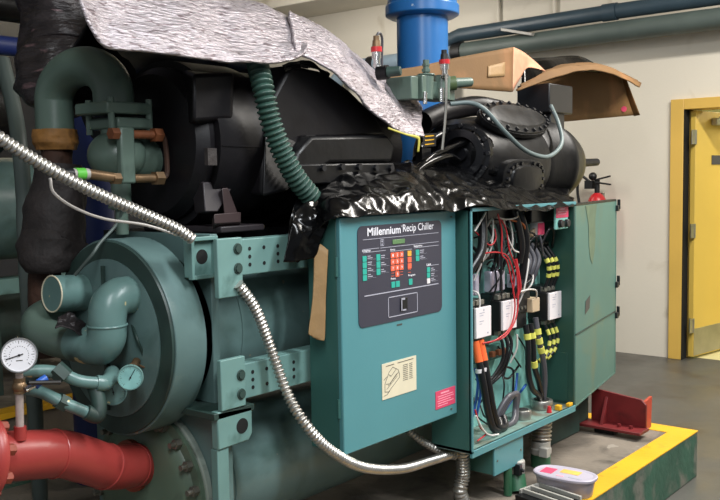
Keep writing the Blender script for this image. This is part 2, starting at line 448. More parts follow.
obj('hose', MB().tube([(EX-.02, EY+.05, 1.45), (EX-.06, EY+.12, 1.5), (EX-.06, EY+.15, 1.38), (EX-.05, EY+.11, 1.15)], 0.012), M['black_plastic'], ex)
obj('wall_hook', MB().box(EX+.06, WX, EY-.02, EY+.02, 1.3, 1.36), M['steel'], ex)

# ------------------------------------------------------------------ neighbouring machine and pipework in the dark behind
nm = thing('neighbour_chiller', 'second teal chiller in the dark, at the far left behind the conduit', 'chiller', (2.5, 5.4, 0.23))
obj('upper_vessel', MB().lathe((0.4, 5.5, 1.35), (1, 0, 0), [(0, .3), (.02, .33), (3.2, .33), (3.22, .3)], 40), M['teal_vessel'], nm)
obj('lower_vessel', MB().lathe((0.4, 5.5, 0.62), (1, 0, 0), [(0, .26), (.02, .29), (3.2, .29), (3.22, .26)], 40), M['teal_dark'], nm)
obj('side_beam', MB().box(0.3, 3.4, 4.95, 5.05, 0.86, 0.95), M['teal_bracket'], nm, 0.004)
obj('end_plate', MB().box(2.72, 2.78, 5.1, 5.9, 0.232, 1.75).box(0.8, 0.86, 5.1, 5.9, 0.232, 1.75), M['teal_dark'], nm)
obj('compressor_body', MB().lathe((0.8, 5.5, 1.98), (1, 0, 0), [(0, .2), (.1, .29), (2.2, .29), (2.3, .2)], 36), M['iron'], nm)
obj('discharge_flange', MB().lathe((2.66, 5.12, 1.52), (0.2, -1, 0), [(0, .12), (.05, .12), (.05, .08), (.12, .08)], 24), M['teal_bracket'], nm)
tag(obj('standpipe', MB().cyl((2.220, 3.3, 0.0), (2.220, 3.3, 3.9), 0.10, n=24), M['blue_dark']), 'dark blue standpipe behind the valve', 'pipe')
tag(obj('riser_pipe', MB().tube([(1.911, 3.400, 1.998), (1.896, 3.300, 1.794), (1.855, 3.200, 1.635), (1.863, 3.200, 1.443), (1.860, 3.200, 1.212), (1.88, 3.2, 0.0)], 0.03, n=14, seg=40), M['pipe_grey']), 'grey riser pipe leaning at the left edge beside the dark wrap', 'pipe')
tag(obj('riser_pipe', MB().cyl((3.1, 6.2, 0.23), (3.1, 6.2, 3.9), 0.11), M['blue_pipe']), 'bright blue riser far behind at the left edge', 'pipe')
for lb, y, z, r_, m_ in (('black overhead pipe at the top left corner', 5.0, 2.55, .09, 'iron'), ('dark blue overhead pipe below the black one at top left', 4.4, 2.22, .05, 'blue_dark')):
    op = thing('overhead_pipe', lb, 'pipe', (1.9, y, z))
    obj('pipe_run', MB().cyl((0.2, y, z), (5.2 if r_ > .06 else 3.6, y, z), r_), M[m_], op)
    for x in (0.6, 2.3): obj('hanger_rod', MB().cyl((x, y, z), (x, y, 3.9), .01, n=8), M['steel'], op)
cbx = MB().box(1.35, 1.72, 3.5, 3.8, 1.72, 2.08)
ks = thing('switch_box', 'black switch box on a stand at the left edge under the lit tube', 'switch box', (1.5, 3.6, 0.0))
obj('box_body', cbx, M['black_plastic'], ks, 0.01); obj('stand', MB().cyl((1.5, 3.65, 0), (1.5, 3.65, 1.72), 0.03), M['iron'], ks)
lt = thing('ceiling_light', 'lit fluorescent fitting far away in the top left corner', 'light', (4.9, 8.3, 3.2))
obj('fitting', MB().box(4.3, 5.5, 8.2, 8.4, 3.34, 3.42), M['white_metal'], lt, 0.01)
obj('tube', MB().cyl((4.35, 8.26, 3.31), (5.45, 8.26, 3.31), 0.025).cyl((4.35, 8.34, 3.31), (5.45, 8.34, 3.31), 0.025), M['tube_light'], lt)
obj('hanger', MB().cyl((4.5, 8.3, 3.42), (4.5, 8.3, 3.9), 0.01, n=8).cyl((5.3, 8.3, 3.42), (5.3, 8.3, 3.9), 0.01, n=8), M['steel'], lt)

# tall blue column behind the carton
bc = thing('blue_column', 'bright blue vertical pipe with a wide collar, behind the cardboard', 'pipe', (3.85, 2.75, 0.0))
obj('pipe_run', MB().cyl((3.90, 2.76, 0.0), (3.90, 2.76, 3.9), 0.133, n=40), M['blue_pipe'], bc)
obj('collar', MB().lathe((3.90, 2.76, 2.335), (0, 0, 1), [(0, .17), (.012, .192), (.06, .192), (.07, .18), (.50, .18)], 44), M['blue_pipe'], bc, 0.004)

# ------------------------------------------------------------------ vessels and their frames
ZE, YE = 1.035, 2.30
ev = thing('evaporator_vessel', 'upper teal vessel with a big end drum behind the two bent pipes', 'pressure vessel', (2.9, YE, 0.78))
obj('shell', MB().lathe((1.79, YE, ZE), (1, 0, 0), [(0, .25), (.12, .25), (.122, .2535), (.132, .2535), (.134, .25), (2.35, .25), (2.4, .22), (2.41, .1)], 64), M['teal_vessel'], ev)
obj('end_drum', MB().lathe((1.61, YE, ZE), (1, 0, 0), [(0, .28), (.0005, .298), (.003, .30), (.113, .30), (.115, .297), (.116, .20)], 80), M['teal_vessel'], ev)
obj('face_ring', MB().lathe((1.603, YE, ZE), (1, 0, 0), [(0, .292), (.008, .294)], 72), M['teal_dark'], ev)
obj('end_plate', MB().lathe((1.597, YE, ZE), (1, 0, 0), [(0, .236), (.002, .24), (.014, .24)], 60), M['teal_vessel'], ev)
obj('divider_rib', MB().box(1.585, 1.593, YE+.0, YE+.012, ZE-.22, ZE+.22), M['teal_dark'], ev)
ZC, YC = 0.53, 2.30
cv = thing('condenser_vessel', 'lower teal vessel lying just above the dirty concrete', 'pressure vessel', (2.9, YC, 0.26))
obj('shell', MB().lathe((1.76, YC, ZC), (1, 0, 0), [(0, .212), (.14, .212), (.142, .2155), (.40, .2155), (.402, .212), (2.45, .212), (2.5, .18), (2.51, .1)], 64), M['teal_vessel'], cv)
obj('end_flange', MB().lathe((1.735, YC, ZC), (1, 0, 0), [(0, .268), (.004, .273), (.02, .273)], 64), mat('pale_flange_paint', '#8c978e', .4, var=.15, grime_sheen=('#4f5850', 9, .55, .7)), cv)
obj('head', MB().lathe((1.685, YC, ZC), (1, 0, 0), [(0, .14), (.006, .19), (.018, .22), (.034, .232), (.036, .262), (.05, .262)], 64), mat('olive_head_paint', '#5c6f5e', 0.42, var=0.12, vscale=5, grime_sheen=('#3c4238', 6, .55, .75)), cv)
for k in range(20):
    a = 2*PI*(k+.35)/20
    y, z = YC + .244*math.cos(a), ZC + .244*math.sin(a)
    obj('bolt', MB().cyl((1.70, y, z), (1.72, y, z), .016, n=6).cyl((1.682, y, z), (1.70, y, z), .009, n=10), M['bolt'], cv)

sf = thing('vessel_stand', 'teal end frame plate with two lifting lugs beside the big drum', 'frame', (1.8, 2.35, 0.232))
pl = [(1.79, 2.05, .815), (1.79, 2.62, .815), (1.79, 2.70, 1.0), (1.79, 2.74, 1.22), (1.79, 2.52, 1.345), (1.79, 2.05, 1.345)]
obj('upper_plate', MB().prism(pl, (.03, 0, 0)), M['teal_vessel'], sf, 0.003)
obj('lower_plate', MB().box(1.757, 1.80, 1.985, 2.62, .232, .815), M['teal_vessel'], sf, 0.003)
lug = obj('lifting_lug', MB().box(1.695, 1.79, 2.035, 2.06, 1.222, 1.338), M['teal_bracket'], sf, 0.004)
obj('rim', MB().box(1.692, 1.703, 2.018, 2.036, 1.218, 1.342).box(1.783, 1.794, 2.018, 2.036, 1.218, 1.342).box(1.703, 1.783, 2.018, 2.036, 1.330, 1.342).box(1.703, 1.783, 2.018, 2.036, 1.218, 1.230), M['teal_bracket'], lug, 0.002)
obj('hole', MB().cyl((1.744, 2.0345, 1.282), (1.744, 2.036, 1.282), 0.022), M['dark_hole'], lug)
lug = obj('lifting_lug', MB().prism([(1.713, 1.95, .835), (1.85, 1.95, .826), (1.85, 1.95, .745), (1.835, 1.95, .725), (1.713, 1.95, .722)], (0, .03, 0)), M['teal_bracket'], sf, 0.004)
obj('hole', MB().cyl((1.808, 1.9488, .775), (1.808, 1.951, .775), 0.023), M['dark_hole'], lug)
obj('edge_strip', MB().box(1.713, 1.757, 1.955, 1.985, .232, .722), M['teal_bracket'], sf, 0.003)
obj('shelf_plate', MB().box(1.70, 1.86, 1.95, 2.62, .812, .832), M['teal_dark'], sf, 0.002)

def rail(z0, z1, zp0, zp1, label):
    r = thing('cross_rail', label, 'rail', (1.95, 1.97, z0))
    obj('channel', MB().box(1.80, 2.30, 1.965, 1.985, z0, z1).box(1.80, 2.30, 1.985, 2.02, z1-.012, z1).box(1.80, 2.30, 1.985, 2.02, z0, z0+.012), M['teal_bracket'], r, 0.003)
    obj('end_bracket', MB().box(1.725, 1.822, 1.945, 1.963, zp0, zp1), M['teal_bracket'], r, 0.003)
    for zz in (z0 + .025, z1 - .025):
        obj('screw', MB().cyl((1.803, 1.938, zz), (1.803, 1.946, zz), .012, n=8).torus((1.803, 1.944, zz), (0, 1, 0), .014, .003, 20, 6), M['teal_dark'], r)
    for x in (1.87, 1.93, 1.99, 2.05):
        for zz in (z0 + .03, (z0+z1)/2, z1 - .03):
            if x in (1.93, ) and zz == (z0+z1)/2: continue
            obj('bolt_hole', MB().cyl((x, 1.9638, zz), (x, 1.9655, zz), .006, n=12), M['dark_hole'], r)
    return r
rail(1.222, 1.330, 1.165, 1.338, 'upper perforated teal rail between frame and control panel')
rail(.848, .955, .835, .985, 'lower perforated teal rail between frame and control panel')

# ------------------------------------------------------------------ control panel
cp = thing('control_panel', 'teal control panel with a charcoal keypad overlay on its front', 'control panel', (2.44, 1.89, .63))
obj('enclosure', MB().box(2.118, 2.762, 1.836, 1.957, .636, 1.38), M['teal_cabinet'], cp, 0.003)
dr = obj('door', MB().box(2.115, 2.765, 1.816, 1.835, .63, 1.385), M['teal_panel'], cp, 0.004)
obj('door_screw', MB().cyl((2.735, 1.813, 1.362), (2.735, 1.817, 1.362), .004, n=10).cyl((2.725, 1.813, .655), (2.725, 1.817, .655), .004, n=10), M['bolt'], dr)
for z in (.78, 1.23):
    obj('hinge', MB().cyl((2.114, 1.832, z-.03), (2.114, 1.832, z+.03), .006, n=10), M['teal_cabinet'], dr)
# keypad overlay, a rounded plate on the door
def rrect(x0, x1, z0, z1, r, y, n=6):
    pts = []
    for cx, cz, a0 in ((x1-r, z1-r, 0), (x0+r, z1-r, 90), (x0+r, z0+r, 180), (x1-r, z0+r, 270)):
        for k in range(n+1):
            a = math.radians(a0 + 90*k/n)
            pts.append((cx + r*math.cos(a), y, cz + r*math.sin(a)))
    return pts
ov = obj('keypad_overlay', MB().prism(rrect(2.197, 2.668, 1.026, 1.353, .022, 1.8135), (0, .0035, 0)), M['plate_dark'], cp)
YI = 1.8128                                                  # printing sits on the overlay
tx = MB()
add_text(tx, 'Millennium', 2.246, 1.3195, YI, .178, .0265, .018)
add_text(tx, 'Recip Chiller', 2.437, 1.3155, YI, .182, .0330, .008)
add_text(tx, 'TM', 2.4265, 1.3395, YI, .008, .005)
obj('title_lettering', tx, M['white_ink'], ov)
ln = MB()
for x0, x1, z in ((2.222, 2.648, 1.309), (2.312, 2.648, 1.277), (2.222, 2.305, 1.2775), (2.222, 2.34, 1.2675), (2.365, 2.487, 1.2615), (2.50, 2.648, 1.2645), (2.575, 2.648, 1.196)):
    ln.box(x0, x1, YI-.0004, YI+.0003, z-.0009, z+.0009)
ln.box(2.2255, 2.645, YI-.0004, YI+.0003, 1.1255, 1.129)
for x0, x1, z0, z1 in ((2.350, 2.517, 1.041, 1.044), (2.350, 2.517, 1.1075, 1.1105)): ln.box(x0, x1, YI-.0004, YI+.0003, z0, z1)
for x in (2.350, 2.514): ln.box(x, x+.003, YI-.0004, YI+.0003, 1.041, 1.1105)
for x0, x1, z0, z1 in ((2.312, 2.331, 1.283, 1.285), (2.312, 2.331, 1.303, 1.305)): ln.box(x0, x1, YI-.0004, YI+.0003, z0, z1)
for x in (2.312, 2.3295): ln.box(x, x+.0015, YI-.0004, YI+.0003, 1.283, 1.305)
obj('printed_rules', ln, M['grey_ink'], ov)
obj('key_mark', MB().box(2.318, 2.325, YI-.0004, YI+.0003, 1.287, 1.291).box(2.318, 2.325, YI-.0004, YI+.0003, 1.295, 1.301), M['grey_ink'], ov)
obj('display_window', MB().box(2.378, 2.446, 1.8115, 1.8138, 1.2845, 1.300), M['lcd'], ov, 0.0008)
hd = MB()
for s, x, z, wd, ht in (('Display', 2.2185, 1.2685, .043, .0085), ('Entry', 2.3665, 1.2625, .026, .008), ('Setpoints', 2.498, 1.2655, .05, .0085), ('Unit', 2.573, 1.196, .028, .009),
                        ('Print', 2.367, 1.1665, .026, .007), ('Program', 2.465, 1.1675, .04, .0085)):
    add_text(hd, s, x, z, YI, wd, ht, .02)
obj('heading_lettering', hd, M['white_ink'], ov)
sm = MB()
rows = [(2.2445, z, .028) for z in (1.2535, 1.2335, 1.2135, 1.1935)] + [(2.315, z, .026) for z in (1.250, 1.2265, 1.204)] + [(2.5345, z, .03) for z in (1.252, 1.2315)] + [(2.6, z, .026) for z in (1.184, 1.165, 1.148)]
for i, (x, z, wd) in enumerate(rows):
    sm.box(x, x + wd*(.55, .8, .65)[i % 3], YI-.0004, YI+.0003, z, z+.0028)
    sm.box(x, x + wd*(.9, .7, 1.0)[i % 3], YI-.0004, YI+.0003, z-.0065, z-.0037)
    sm.box(x, x + .042, YI-.0004, YI+.0003, z-.0105, z-.0100)
obj('caption_print', sm, M['grey_ink'], ov)
def key(x0, x1, z0, z1, m):
    return obj('key', MB().prism(rrect(x0, x1, z0, z1, .002, 1.8118, 3), (0, .0022, 0)), m, ov)
for k in range(4): key(2.219, 2.239, 1.2385-.0205*k, 1.257-.0205*k, M['key_teal'])
for k in range(3): key(2.290, 2.310, 1.2365-.0235*k, 1.2575-.0235*k, M['key_teal'])
for k in range(2): key(2.509, 2.529, 1.2385-.0205*k, 1.257-.0205*k, M['key_teal'])
for k in range(2): key(2.575, 2.593, 1.1735-.0195*k, 1.191-.0195*k, M['key_teal'])
key(2.575, 2.593, 1.1335, 1.1515, M['white_cover'])
dg = MB()
digits = iter('1234567890')
for rw in range(4):
    for cl_ in range(3):
        if rw == 3 and cl_ != 1: continue
        x, z = 2.367 + .0245*cl_, 1.2385 - .0215*rw
        key(x, x+.021, z, z+.0185, M['key_orange'])
        add_text(dg, next(digits), x+.0075, z+.005, 1.8110, .006, .009, .02)
obj('key_digits', dg, M['white_ink'], ov)
key(2.4615, 2.483, 1.2385, 1.257, M['key_yellow'])
for k in (1, 2): key(2.4615, 2.483, 1.2385-.0215*k, 1.257-.0215*k, M['key_orange'])
for x in (2.369, 2.394): key(x, x+.020, 1.1395, 1.1595, M['key_teal'])
key(2.467, 2.487, 1.1395, 1.1600, M['key_teal'])
pm = MB()
for x, z in ((2.369, 1.178), (2.418, 1.178), (2.4625, 1.182)):
    pm.box(x, x+.016, YI-.0004, YI+.0003, z, z+.0015).box(x, x+.016, YI-.0004, YI+.0003, z+.010, z+.0115)
obj('outlined_key', pm, M['key_orange'], ov)
sw = obj('rocker_switch', MB().box(2.417, 2.456, 1.810, 1.8138, 1.055, 1.100), M['black_plastic'], ov, 0.002)
obj('switch_marks', MB().box(2.419, 2.4235, 1.8092, 1.8102, 1.056, 1.098).box(2.427, 2.446, 1.8092, 1.8102, 1.0555, 1.0605).box(2.421, 2.440, 1.8092, 1.8102, 1.093, 1.099), M['grey_ink'], sw)
mk = MB()
for k in range(5): mk.box(2.400 + .0062*k, 2.4045 + .0062*k, 1.8150, 1.8158, 1.007, 1.0125)
obj('small_marking', mk, M['ink'], cp)
# taped instruction sheet and pink sticker
sh = obj('instruction_sheet', MB().box(2.314, 2.507, 1.8142, 1.8165, .7695, .890), M['paper'], cp, label='cream instruction sheet with a line drawing')
dw = MB()
def stroke(pts, wd=.0012, y=1.8138):
    for (x0, z0), (x1, z1) in zip(pts, pts[1:]):
        dv = V((x1-x0, 0, z1-z0)); n = V((-dv.z, 0, dv.x)).normalized() * wd
        c = V(((x0+x1)/2, y, (z0+z1)/2))
        dw.obox(c, dv, (0, .0008, 0), n)
stroke([(2.328, .795), (2.328, .822), (2.352, .858), (2.372, .872), (2.402, .858), (2.410, .840)])
stroke([(2.328, .795), (2.348, .792), (2.408, .830), (2.410, .842)])
stroke([(2.334, .820), (2.356, .818), (2.405, .850)]); stroke([(2.350, .850), (2.362, .842), (2.392, .862)])
stroke([(2.338, .802), (2.398, .838)]); stroke([(2.345, .812), (2.395, .846)]); stroke([(2.322, .835), (2.340, .845)]); stroke([(2.322, .782), (2.340, .784), (2.356, .796)])
for k in range(9):
    z = .868 - .0065*k
    stroke([(2.430, z), (2.457, z)], .0016); stroke([(2.466, z), (2.484, z)], .0016)
stroke([(2.335, .880), (2.38, .881)], .002); stroke([(2.40, .881), (2.49, .882)], .002)
obj('drawing', dw, M['ink'], sh)
pk = obj('warning_sticker', MB().box(2.624, 2.7505, 1.8142, 1.8165, .672, .737), M['pink'], cp, label='pink printed sticker')
pp = MB()
for k, (a, b) in enumerate(((2.655, 2.71), (2.636, 2.735), (2.64, 2.74), (2.634, 2.72), (2.638, 2.738), (2.636, 2.70))):
    z = .7235 - .0085*k; pp.box(a, b, 1.8135, 1.8143, z, z + (.0055 if k == 0 else .0026))
obj('sticker_print', pp, M['pink_light'], pk)

# ------------------------------------------------------------------ open power cabinet
XL, XR, YF, YB, ZB, ZT = 2.79, 3.645, 1.77, 1.95, .475, 1.392
pc = thing('power_cabinet', 'open teal electrical cabinet full of wiring, right of the control panel', 'cabinet', (3.22, 1.86, ZB))
obj('side_wall', MB().box(XL, XL+.012, YF, YB, ZB, ZT), M['teal_cabinet'], pc, 0.002)
obj('side_wall', MB().box(XR-.012, XR, YF, YB+.02, ZB, ZT), M['cabinet_shade'], pc, 0.002)
obj('top_panel', MB().box(XL, XR, YF, YB, ZT-.012, ZT), M['teal_cabinet'], pc, 0.002)
obj('bottom_shelf', MB().box(XL, XR, YF, YB, ZB, ZB+.012), mat('dirty_shelf_paint', '#6f8c84', 0.55, var=0.15, grime_sheen=('#5c5648', 8, .45, .7)), pc)
obj('back_plate', MB().box(XL+.012, XR-.012, 1.938, YB, ZB+.012, ZT-.012), M['teal_back'], pc)
obj('front_lip', MB().box(XL, XL+.010, YF-.004, YF+.01, ZB, ZT).box(XL, XR, YF-.004, YF+.008, ZB-.016, ZB+.012).box(XL, XR, YF-.004, YF+.008, ZT-.014, ZT), M['teal_panel'], pc, 0.0015)
obj('inner_cover', MB().box(XR-.016, XR-.0125, YF+.03, YF+.15, .50, .72), M['cabinet_shade'], pc, 0.001)
# the open door leaf
ddir = V((.775, .15, 0)).normalized(); dn = V((.15, -.775, 0)).normalized()
D0 = V((XR+.004, YF, 0))
def dpt(s, n, z): return D0 + ddir*s + dn*n + V((0, 0, z))
dm = MB().hexa([dpt(s, n, z) for z in (.482, 1.378) for n in (-.018, 0) for s in (0, .782)])
cd = obj('cabinet_door', dm, M['teal_door'], pc, 0.003, label='open weathered teal door leaf with a brown smear')
obj('seam', MB().hexa([dpt(s, n, z) for z in (.80, .806) for n in (-.001, .0035) for s in (.0, .782)]), M['teal_dark'], cd)
obj('edge_flange', MB().hexa([dpt(s, n, z) for z in (.482, 1.378) for n in (-.04, .002) for s in (.775, .785)]).hexa([dpt(s, n, z) for z in (.474, .483) for n in (-.03, .001) for s in (0, .785)]), M['teal_door'], cd, 0.001)
obj('top_edge', MB().hexa([dpt(s, n, z) for z in (1.372, 1.382) for n in (-.03, .001) for s in (0, .785)]), M['iron'], cd, 0.001)
for z in (1.335, .94, .78):
    obj('latch', MB().obox(dpt(.785, .004, z), ddir*.035, dn*.02, V((0,0,.03))).obox(dpt(.80, .01, z+.02), ddir*.012, dn*.015, V((0,0,.05))), M['black_bolt'], cd, 0.002)
sm_pts = [(.16, 1.368), (.37, 1.368), (.34, 1.30), (.345, 1.22), (.33, 1.15), (.29, 1.09), (.25, 1.12), (.225, 1.18), (.215, 1.28)]
obj('smear', MB().prism([dpt(s, .0012, z) for s, z in sm_pts], dn*.0006), M['rust_smear'], cd, label='brown smear on the door')
obj('scuff', MB().prism([dpt(s, .0012, z) for s, z in ((.16, .87), (.24, .89), (.25, .95), (.17, .93))], dn*.0006), M['ink'], cd)
# corner clips under the door
tag(obj('corner_clip', MB().box(3.595, 3.63, 1.772, 1.79, ZB+.012, ZB+.027), M['yellow_paint'], None, 0.002), 'small yellow clip at the right end of the shelf edge', 'clip')
tag(obj('corner_clip', MB().box(3.51, 3.535, 1.776, 1.80, ZB+.012, ZB+.034), M['yellow_paint'], None, 0.002), 'small yellow clip beside the red wire nut', 'clip')
tag(obj('wire_nut', MB().cyl((3.46, 1.80, ZB+.013), (3.46, 1.80, ZB+.04), .012, .007, 12), M['ext_red']), 'small red wire nut on the cabinet shelf', 'wire nut')

jb = thing('junction_box', 'small teal junction box under the open cabinet', 'junction box', (3.08, 1.86, .343))
obj('box_body', MB().box(2.966, 3.188, 1.785, 1.95, .345, .474), M['teal_cabinet'], jb, 0.003)
obj('cover', MB().box(2.964, 3.190, 1.776, 1.785, .343, .460), M['teal_panel'], jb, 0.002)
obj('cover_screw', MB().cyl((2.985, 1.773, .40), (2.985, 1.777, .40), .004, n=10).cyl((3.17, 1.773, .40), (3.17, 1.777, .40), .004, n=10), M['bolt'], jb)

# contactors
def contactor(x, z, loc):
    c = thing('contactor', loc, 'contactor', (x, 1.88, z-.065), 'contactors inside the open cabinet')
    obj('housing', MB().box(x-.058, x+.058, 1.84, 1.937, z-.062, z+.06).box(x-.05, x+.05, 1.875, 1.937, z-.085, z+.085), M['black_plastic'], c, 0.003)
    cv_ = obj('cover', MB().box(x-.054, x+.056, 1.829, 1.840, z-.06, z+.058), M['white_cover'], c, 0.002)
    pr = MB()
    for dz, wd in ((.036, .06), (.026, .045), (.004, .05), (-.006, .03)): pr.box(x-.03, x-.03+wd*.6, 1.8283, 1.8291, z+dz, z+dz+.0025)
    pr.cyl((x+.0, 1.8280, z+.047), (x+.0, 1.8295, z+.047), .004, n=10).cyl((x+.03, 1.8280, z-.045), (x+.03, 1.8295, z-.045), .004, n=10)
    obj('cover_print', pr, M['grey_ink'], cv_)
    for k in (-1, 0, 1):
        obj('terminal', MB().box(x+k*.035-.012, x+k*.035+.012, 1.855, 1.90, z+.062, z+.082), M['bolt'], c, 0.002)
        obj('terminal', MB().box(x+k*.035-.012, x+k*.035+.012, 1.855, 1.90, z-.084, z-.064), M['bolt'], c, 0.002)
    return c
contactor(2.977, .943, 'white faced contactor nearest the control panel, above the orange boots')
contactor(3.177, .947, 'middle white faced contactor with a red wire crossing its face')
contactor(3.575, .938, 'white faced contactor beside the dark inner wall of the cabinet')

# fuse lugs above the contactors
for cx, lbl in ((2.965, 'pale fuse lug above the contactor nearest the control panel'), (3.165, 'pale fuse lug above the middle contactor'), (3.345, 'pale fuse lug above the relay stack')):
    for k in (-1, 0, 1):
        f = MB().box(cx+k*.042-.014, cx+k*.042+.014, 1.875, 1.91, 1.04, 1.125 if cx < 3.3 else 1.10)
        tag(obj('fuse_lug', f, M['lug'], None, 0.005), lbl, 'fuse', 'fuse lugs in the open cabinet')
# terminal strips
for x0, x1, z, lb in ((3.005, 3.185, 1.187, 'black terminal strip above the pale fuse lugs'), (3.42, 3.62, 1.205, 'black terminal strip below the pink labelled switch')):
    s = thing('terminal_strip', lb, 'terminal strip', ((x0+x1)/2, 1.92, z-.015))
    obj('strip_body', MB().box(x0, x1, 1.885, 1.937, z-.014, z+.014), M['black_plastic'], s, 0.002)
    n = int((x1-x0)/.022)
    for k in range(n):
        xx = x0 + .012 + k*.022
        obj('terminal_screw', MB().cyl((xx, 1.882, z+.004), (xx, 1.887, z+.004), .005, n=8), M['bolt'], s)
# relay stack between the contactors
rs = thing('relay_block', 'dark relay stack with a beige module, between the contactors', 'relay', (3.37, 1.9, .88))
obj('relay_body', MB().box(3.30, 3.42, 1.87, 1.937, .93, 1.05).box(3.31, 3.41, 1.88, 1.937, .86, .93), M['black_plastic'], rs, 0.003)
obj('module', MB().box(3.395, 3.462, 1.845, 1.90, .925, .985), M['beige'], rs, 0.004)
for k in range(4):
    obj('terminal', MB().cyl((3.315+.03*k, 1.866, 1.03), (3.315+.03*k, 1.872, 1.03), .007, n=8).cyl((3.315+.03*k, 1.866, .95), (3.315+.03*k, 1.872, .95), .007, n=8), M['bolt'], rs)
# pink labelled switch and coil
ps = thing('selector_switch', 'pale teal switch with pink label and two black knobs, high in the cabinet', 'switch', (3.545, 1.80, 1.27))
obj('switch_body', MB().box(3.490, 3.605, 1.785, 1.797, 1.275, 1.372), M['teal_back'], ps, 0.004)
obj('pink_label', MB().box(3.491, 3.604, 1.7835, 1.7855, 1.325, 1.371), M['pink'], ps, 0.0005)
obj('label_print', MB().box(3.505, 3.59, 1.7828, 1.7836, 1.349, 1.353).box(3.51, 3.58, 1.7828, 1.7836, 1.339, 1.342).box(3.52, 3.57, 1.7828, 1.7836, 1.358, 1.366), M['pink_light'], ps)
for x in (3.523, 3.58): obj('knob', MB().cyl((x, 1.768, 1.300), (x, 1.786, 1.300), .017, n=16), M['black_plastic'], ps, 0.002)
cs = thing('coil_block', 'small white coil with a pink label hanging left of the two knob switch', 'coil', (3.42, 1.86, 1.26))
obj('coil_body', MB().box(3.435, 3.487, 1.84, 1.88, 1.25, 1.345), M['white_cover'], cs, 0.004)
obj('coil_cap', MB().box(3.455, 3.490, 1.836, 1.86, 1.318, 1.352), M['black_plastic'], cs, 0.002)
obj('coil_label', MB().box(3.433, 3.488, 1.8375, 1.8405, 1.255, 1.305), M['pink'], cs)
obj('wire_tag', MB().hexa([(3.37, 1.85, 1.245), (3.435, 1.85, 1.25), (3.37, 1.865, 1.245), (3.435, 1.865, 1.25), (3.38, 1.85, 1.265), (3.435, 1.85, 1.285), (3.38, 1.865, 1.265), (3.435, 1.865, 1.285)]), M['beige'], cs, 0.004)
obj('bracket', MB().box(3.42, 3.46, 1.88, 1.937, 1.30, 1.34), M['black_plastic'], cs)
# black trunking under the cabinet roof
tag(obj('wiring_trunk', MB().box(3.06, 3.36, 1.86, 1.937, 1.315, 1.379).box(3.36, 3.63, 1.83, 1.937, 1.31, 1.379), M['black_plastic'], None, 0.004), 'black wiring trunk along the top inside the open cabinet', 'trunking')

# cables
def cable(pts, r, m, label, name='cable', bands=None, group=None, cat='cable'):
    o = obj(name, MB().tube(pts, r, n=10), m)
    tag(o, label, cat, group)
    if bands:
        mt_, spots = bands
        path = catmull(pts, 100)
        for t in spots:
            i = int(t*100); j = min(100, i + (9 if r < .01 else 6))
            obj('band', MB().cyl(path[i], path[j], r*1.28, n=12), mt_, o)
    return o
cable([(3.24, 1.85, 1.37), (3.25, 1.83, 1.30), (3.275, 1.83, 1.22), (3.29, 1.85, 1.15)], .016, M['cable'], 'left one of two thick black cables dropping from the trunk')
cable([(3.285, 1.85, 1.37), (3.295, 1.83, 1.30), (3.315, 1.83, 1.22), (3.325, 1.86, 1.08)], .016, M['cable'], 'right one of two thick black cables dropping from the trunk')
cable([(2.985, 1.84, 1.37), (2.975, 1.83, 1.30), (2.945, 1.82, 1.22), (2.88, 1.83, 1.15), (2.83, 1.85, 1.08)], .018, M['cable'], 'thick black cable curving behind the cabinet edge near the top')
for k, x in enumerate((2.93, 2.97, 3.01)):
    cable([(x, 1.885, 1.13), (x-.005, 1.87, 1.17), (x-.03, 1.86, 1.215), (x-.06, 1.88, 1.25)], .007, M['cable'], 'black cable rising from the fuse lugs nearest the control panel', group='black cables above the near fuse lugs')
for k, x in enumerate((3.125, 3.165, 3.21)):
    cable([(x, 1.885, 1.12), (x+.0, 1.865, 1.17), (x-.015+.02*k, 1.855, 1.24), (x-.05+.03*k, 1.87, 1.32)], .007, M['cable'] if k != 1 else M['cable_grey'], ('black cable above the middle fuse lugs, left one', 'grey cable above the middle fuse lugs', 'black cable above the middle fuse lugs, right one')[k])
for k, x in enumerate((3.33, 3.37, 3.41)):
    cable([(x, 1.86, 1.05), (x+.01, 1.84, 1.11), (x+.03, 1.84, 1.16), (x+.02, 1.87, 1.22)], .011, M['cable_grey'], 'grey cable rising from the relay stack', group='grey cables above the relay stack')
for k, x in enumerate((3.535, 3.575, 3.612)):
    cable([(x, 1.865, 1.01), (x+.005, 1.845, 1.07), (x-.002, 1.845, 1.13), (x-.02, 1.88, 1.195)], .0085, M['cable'], 'yellow banded black cable above the contactor at the inner wall', bands=(M['yellow_band'], (.3, .48, .66)), group='banded cables above the far contactor')
cable([(3.47, 1.84, 1.22), (3.50, 1.82, 1.28), (3.56, 1.83, 1.26), (3.62, 1.87, 1.19)], .006, M['cable'], 'thin black cable arching below the pink labelled switch')
cable([(3.45, 1.845, 1.27), (3.455, 1.835, 1.22), (3.50, 1.85, 1.16)], .005, M['cable_grey'], 'thin grey cable hanging from the white coil')
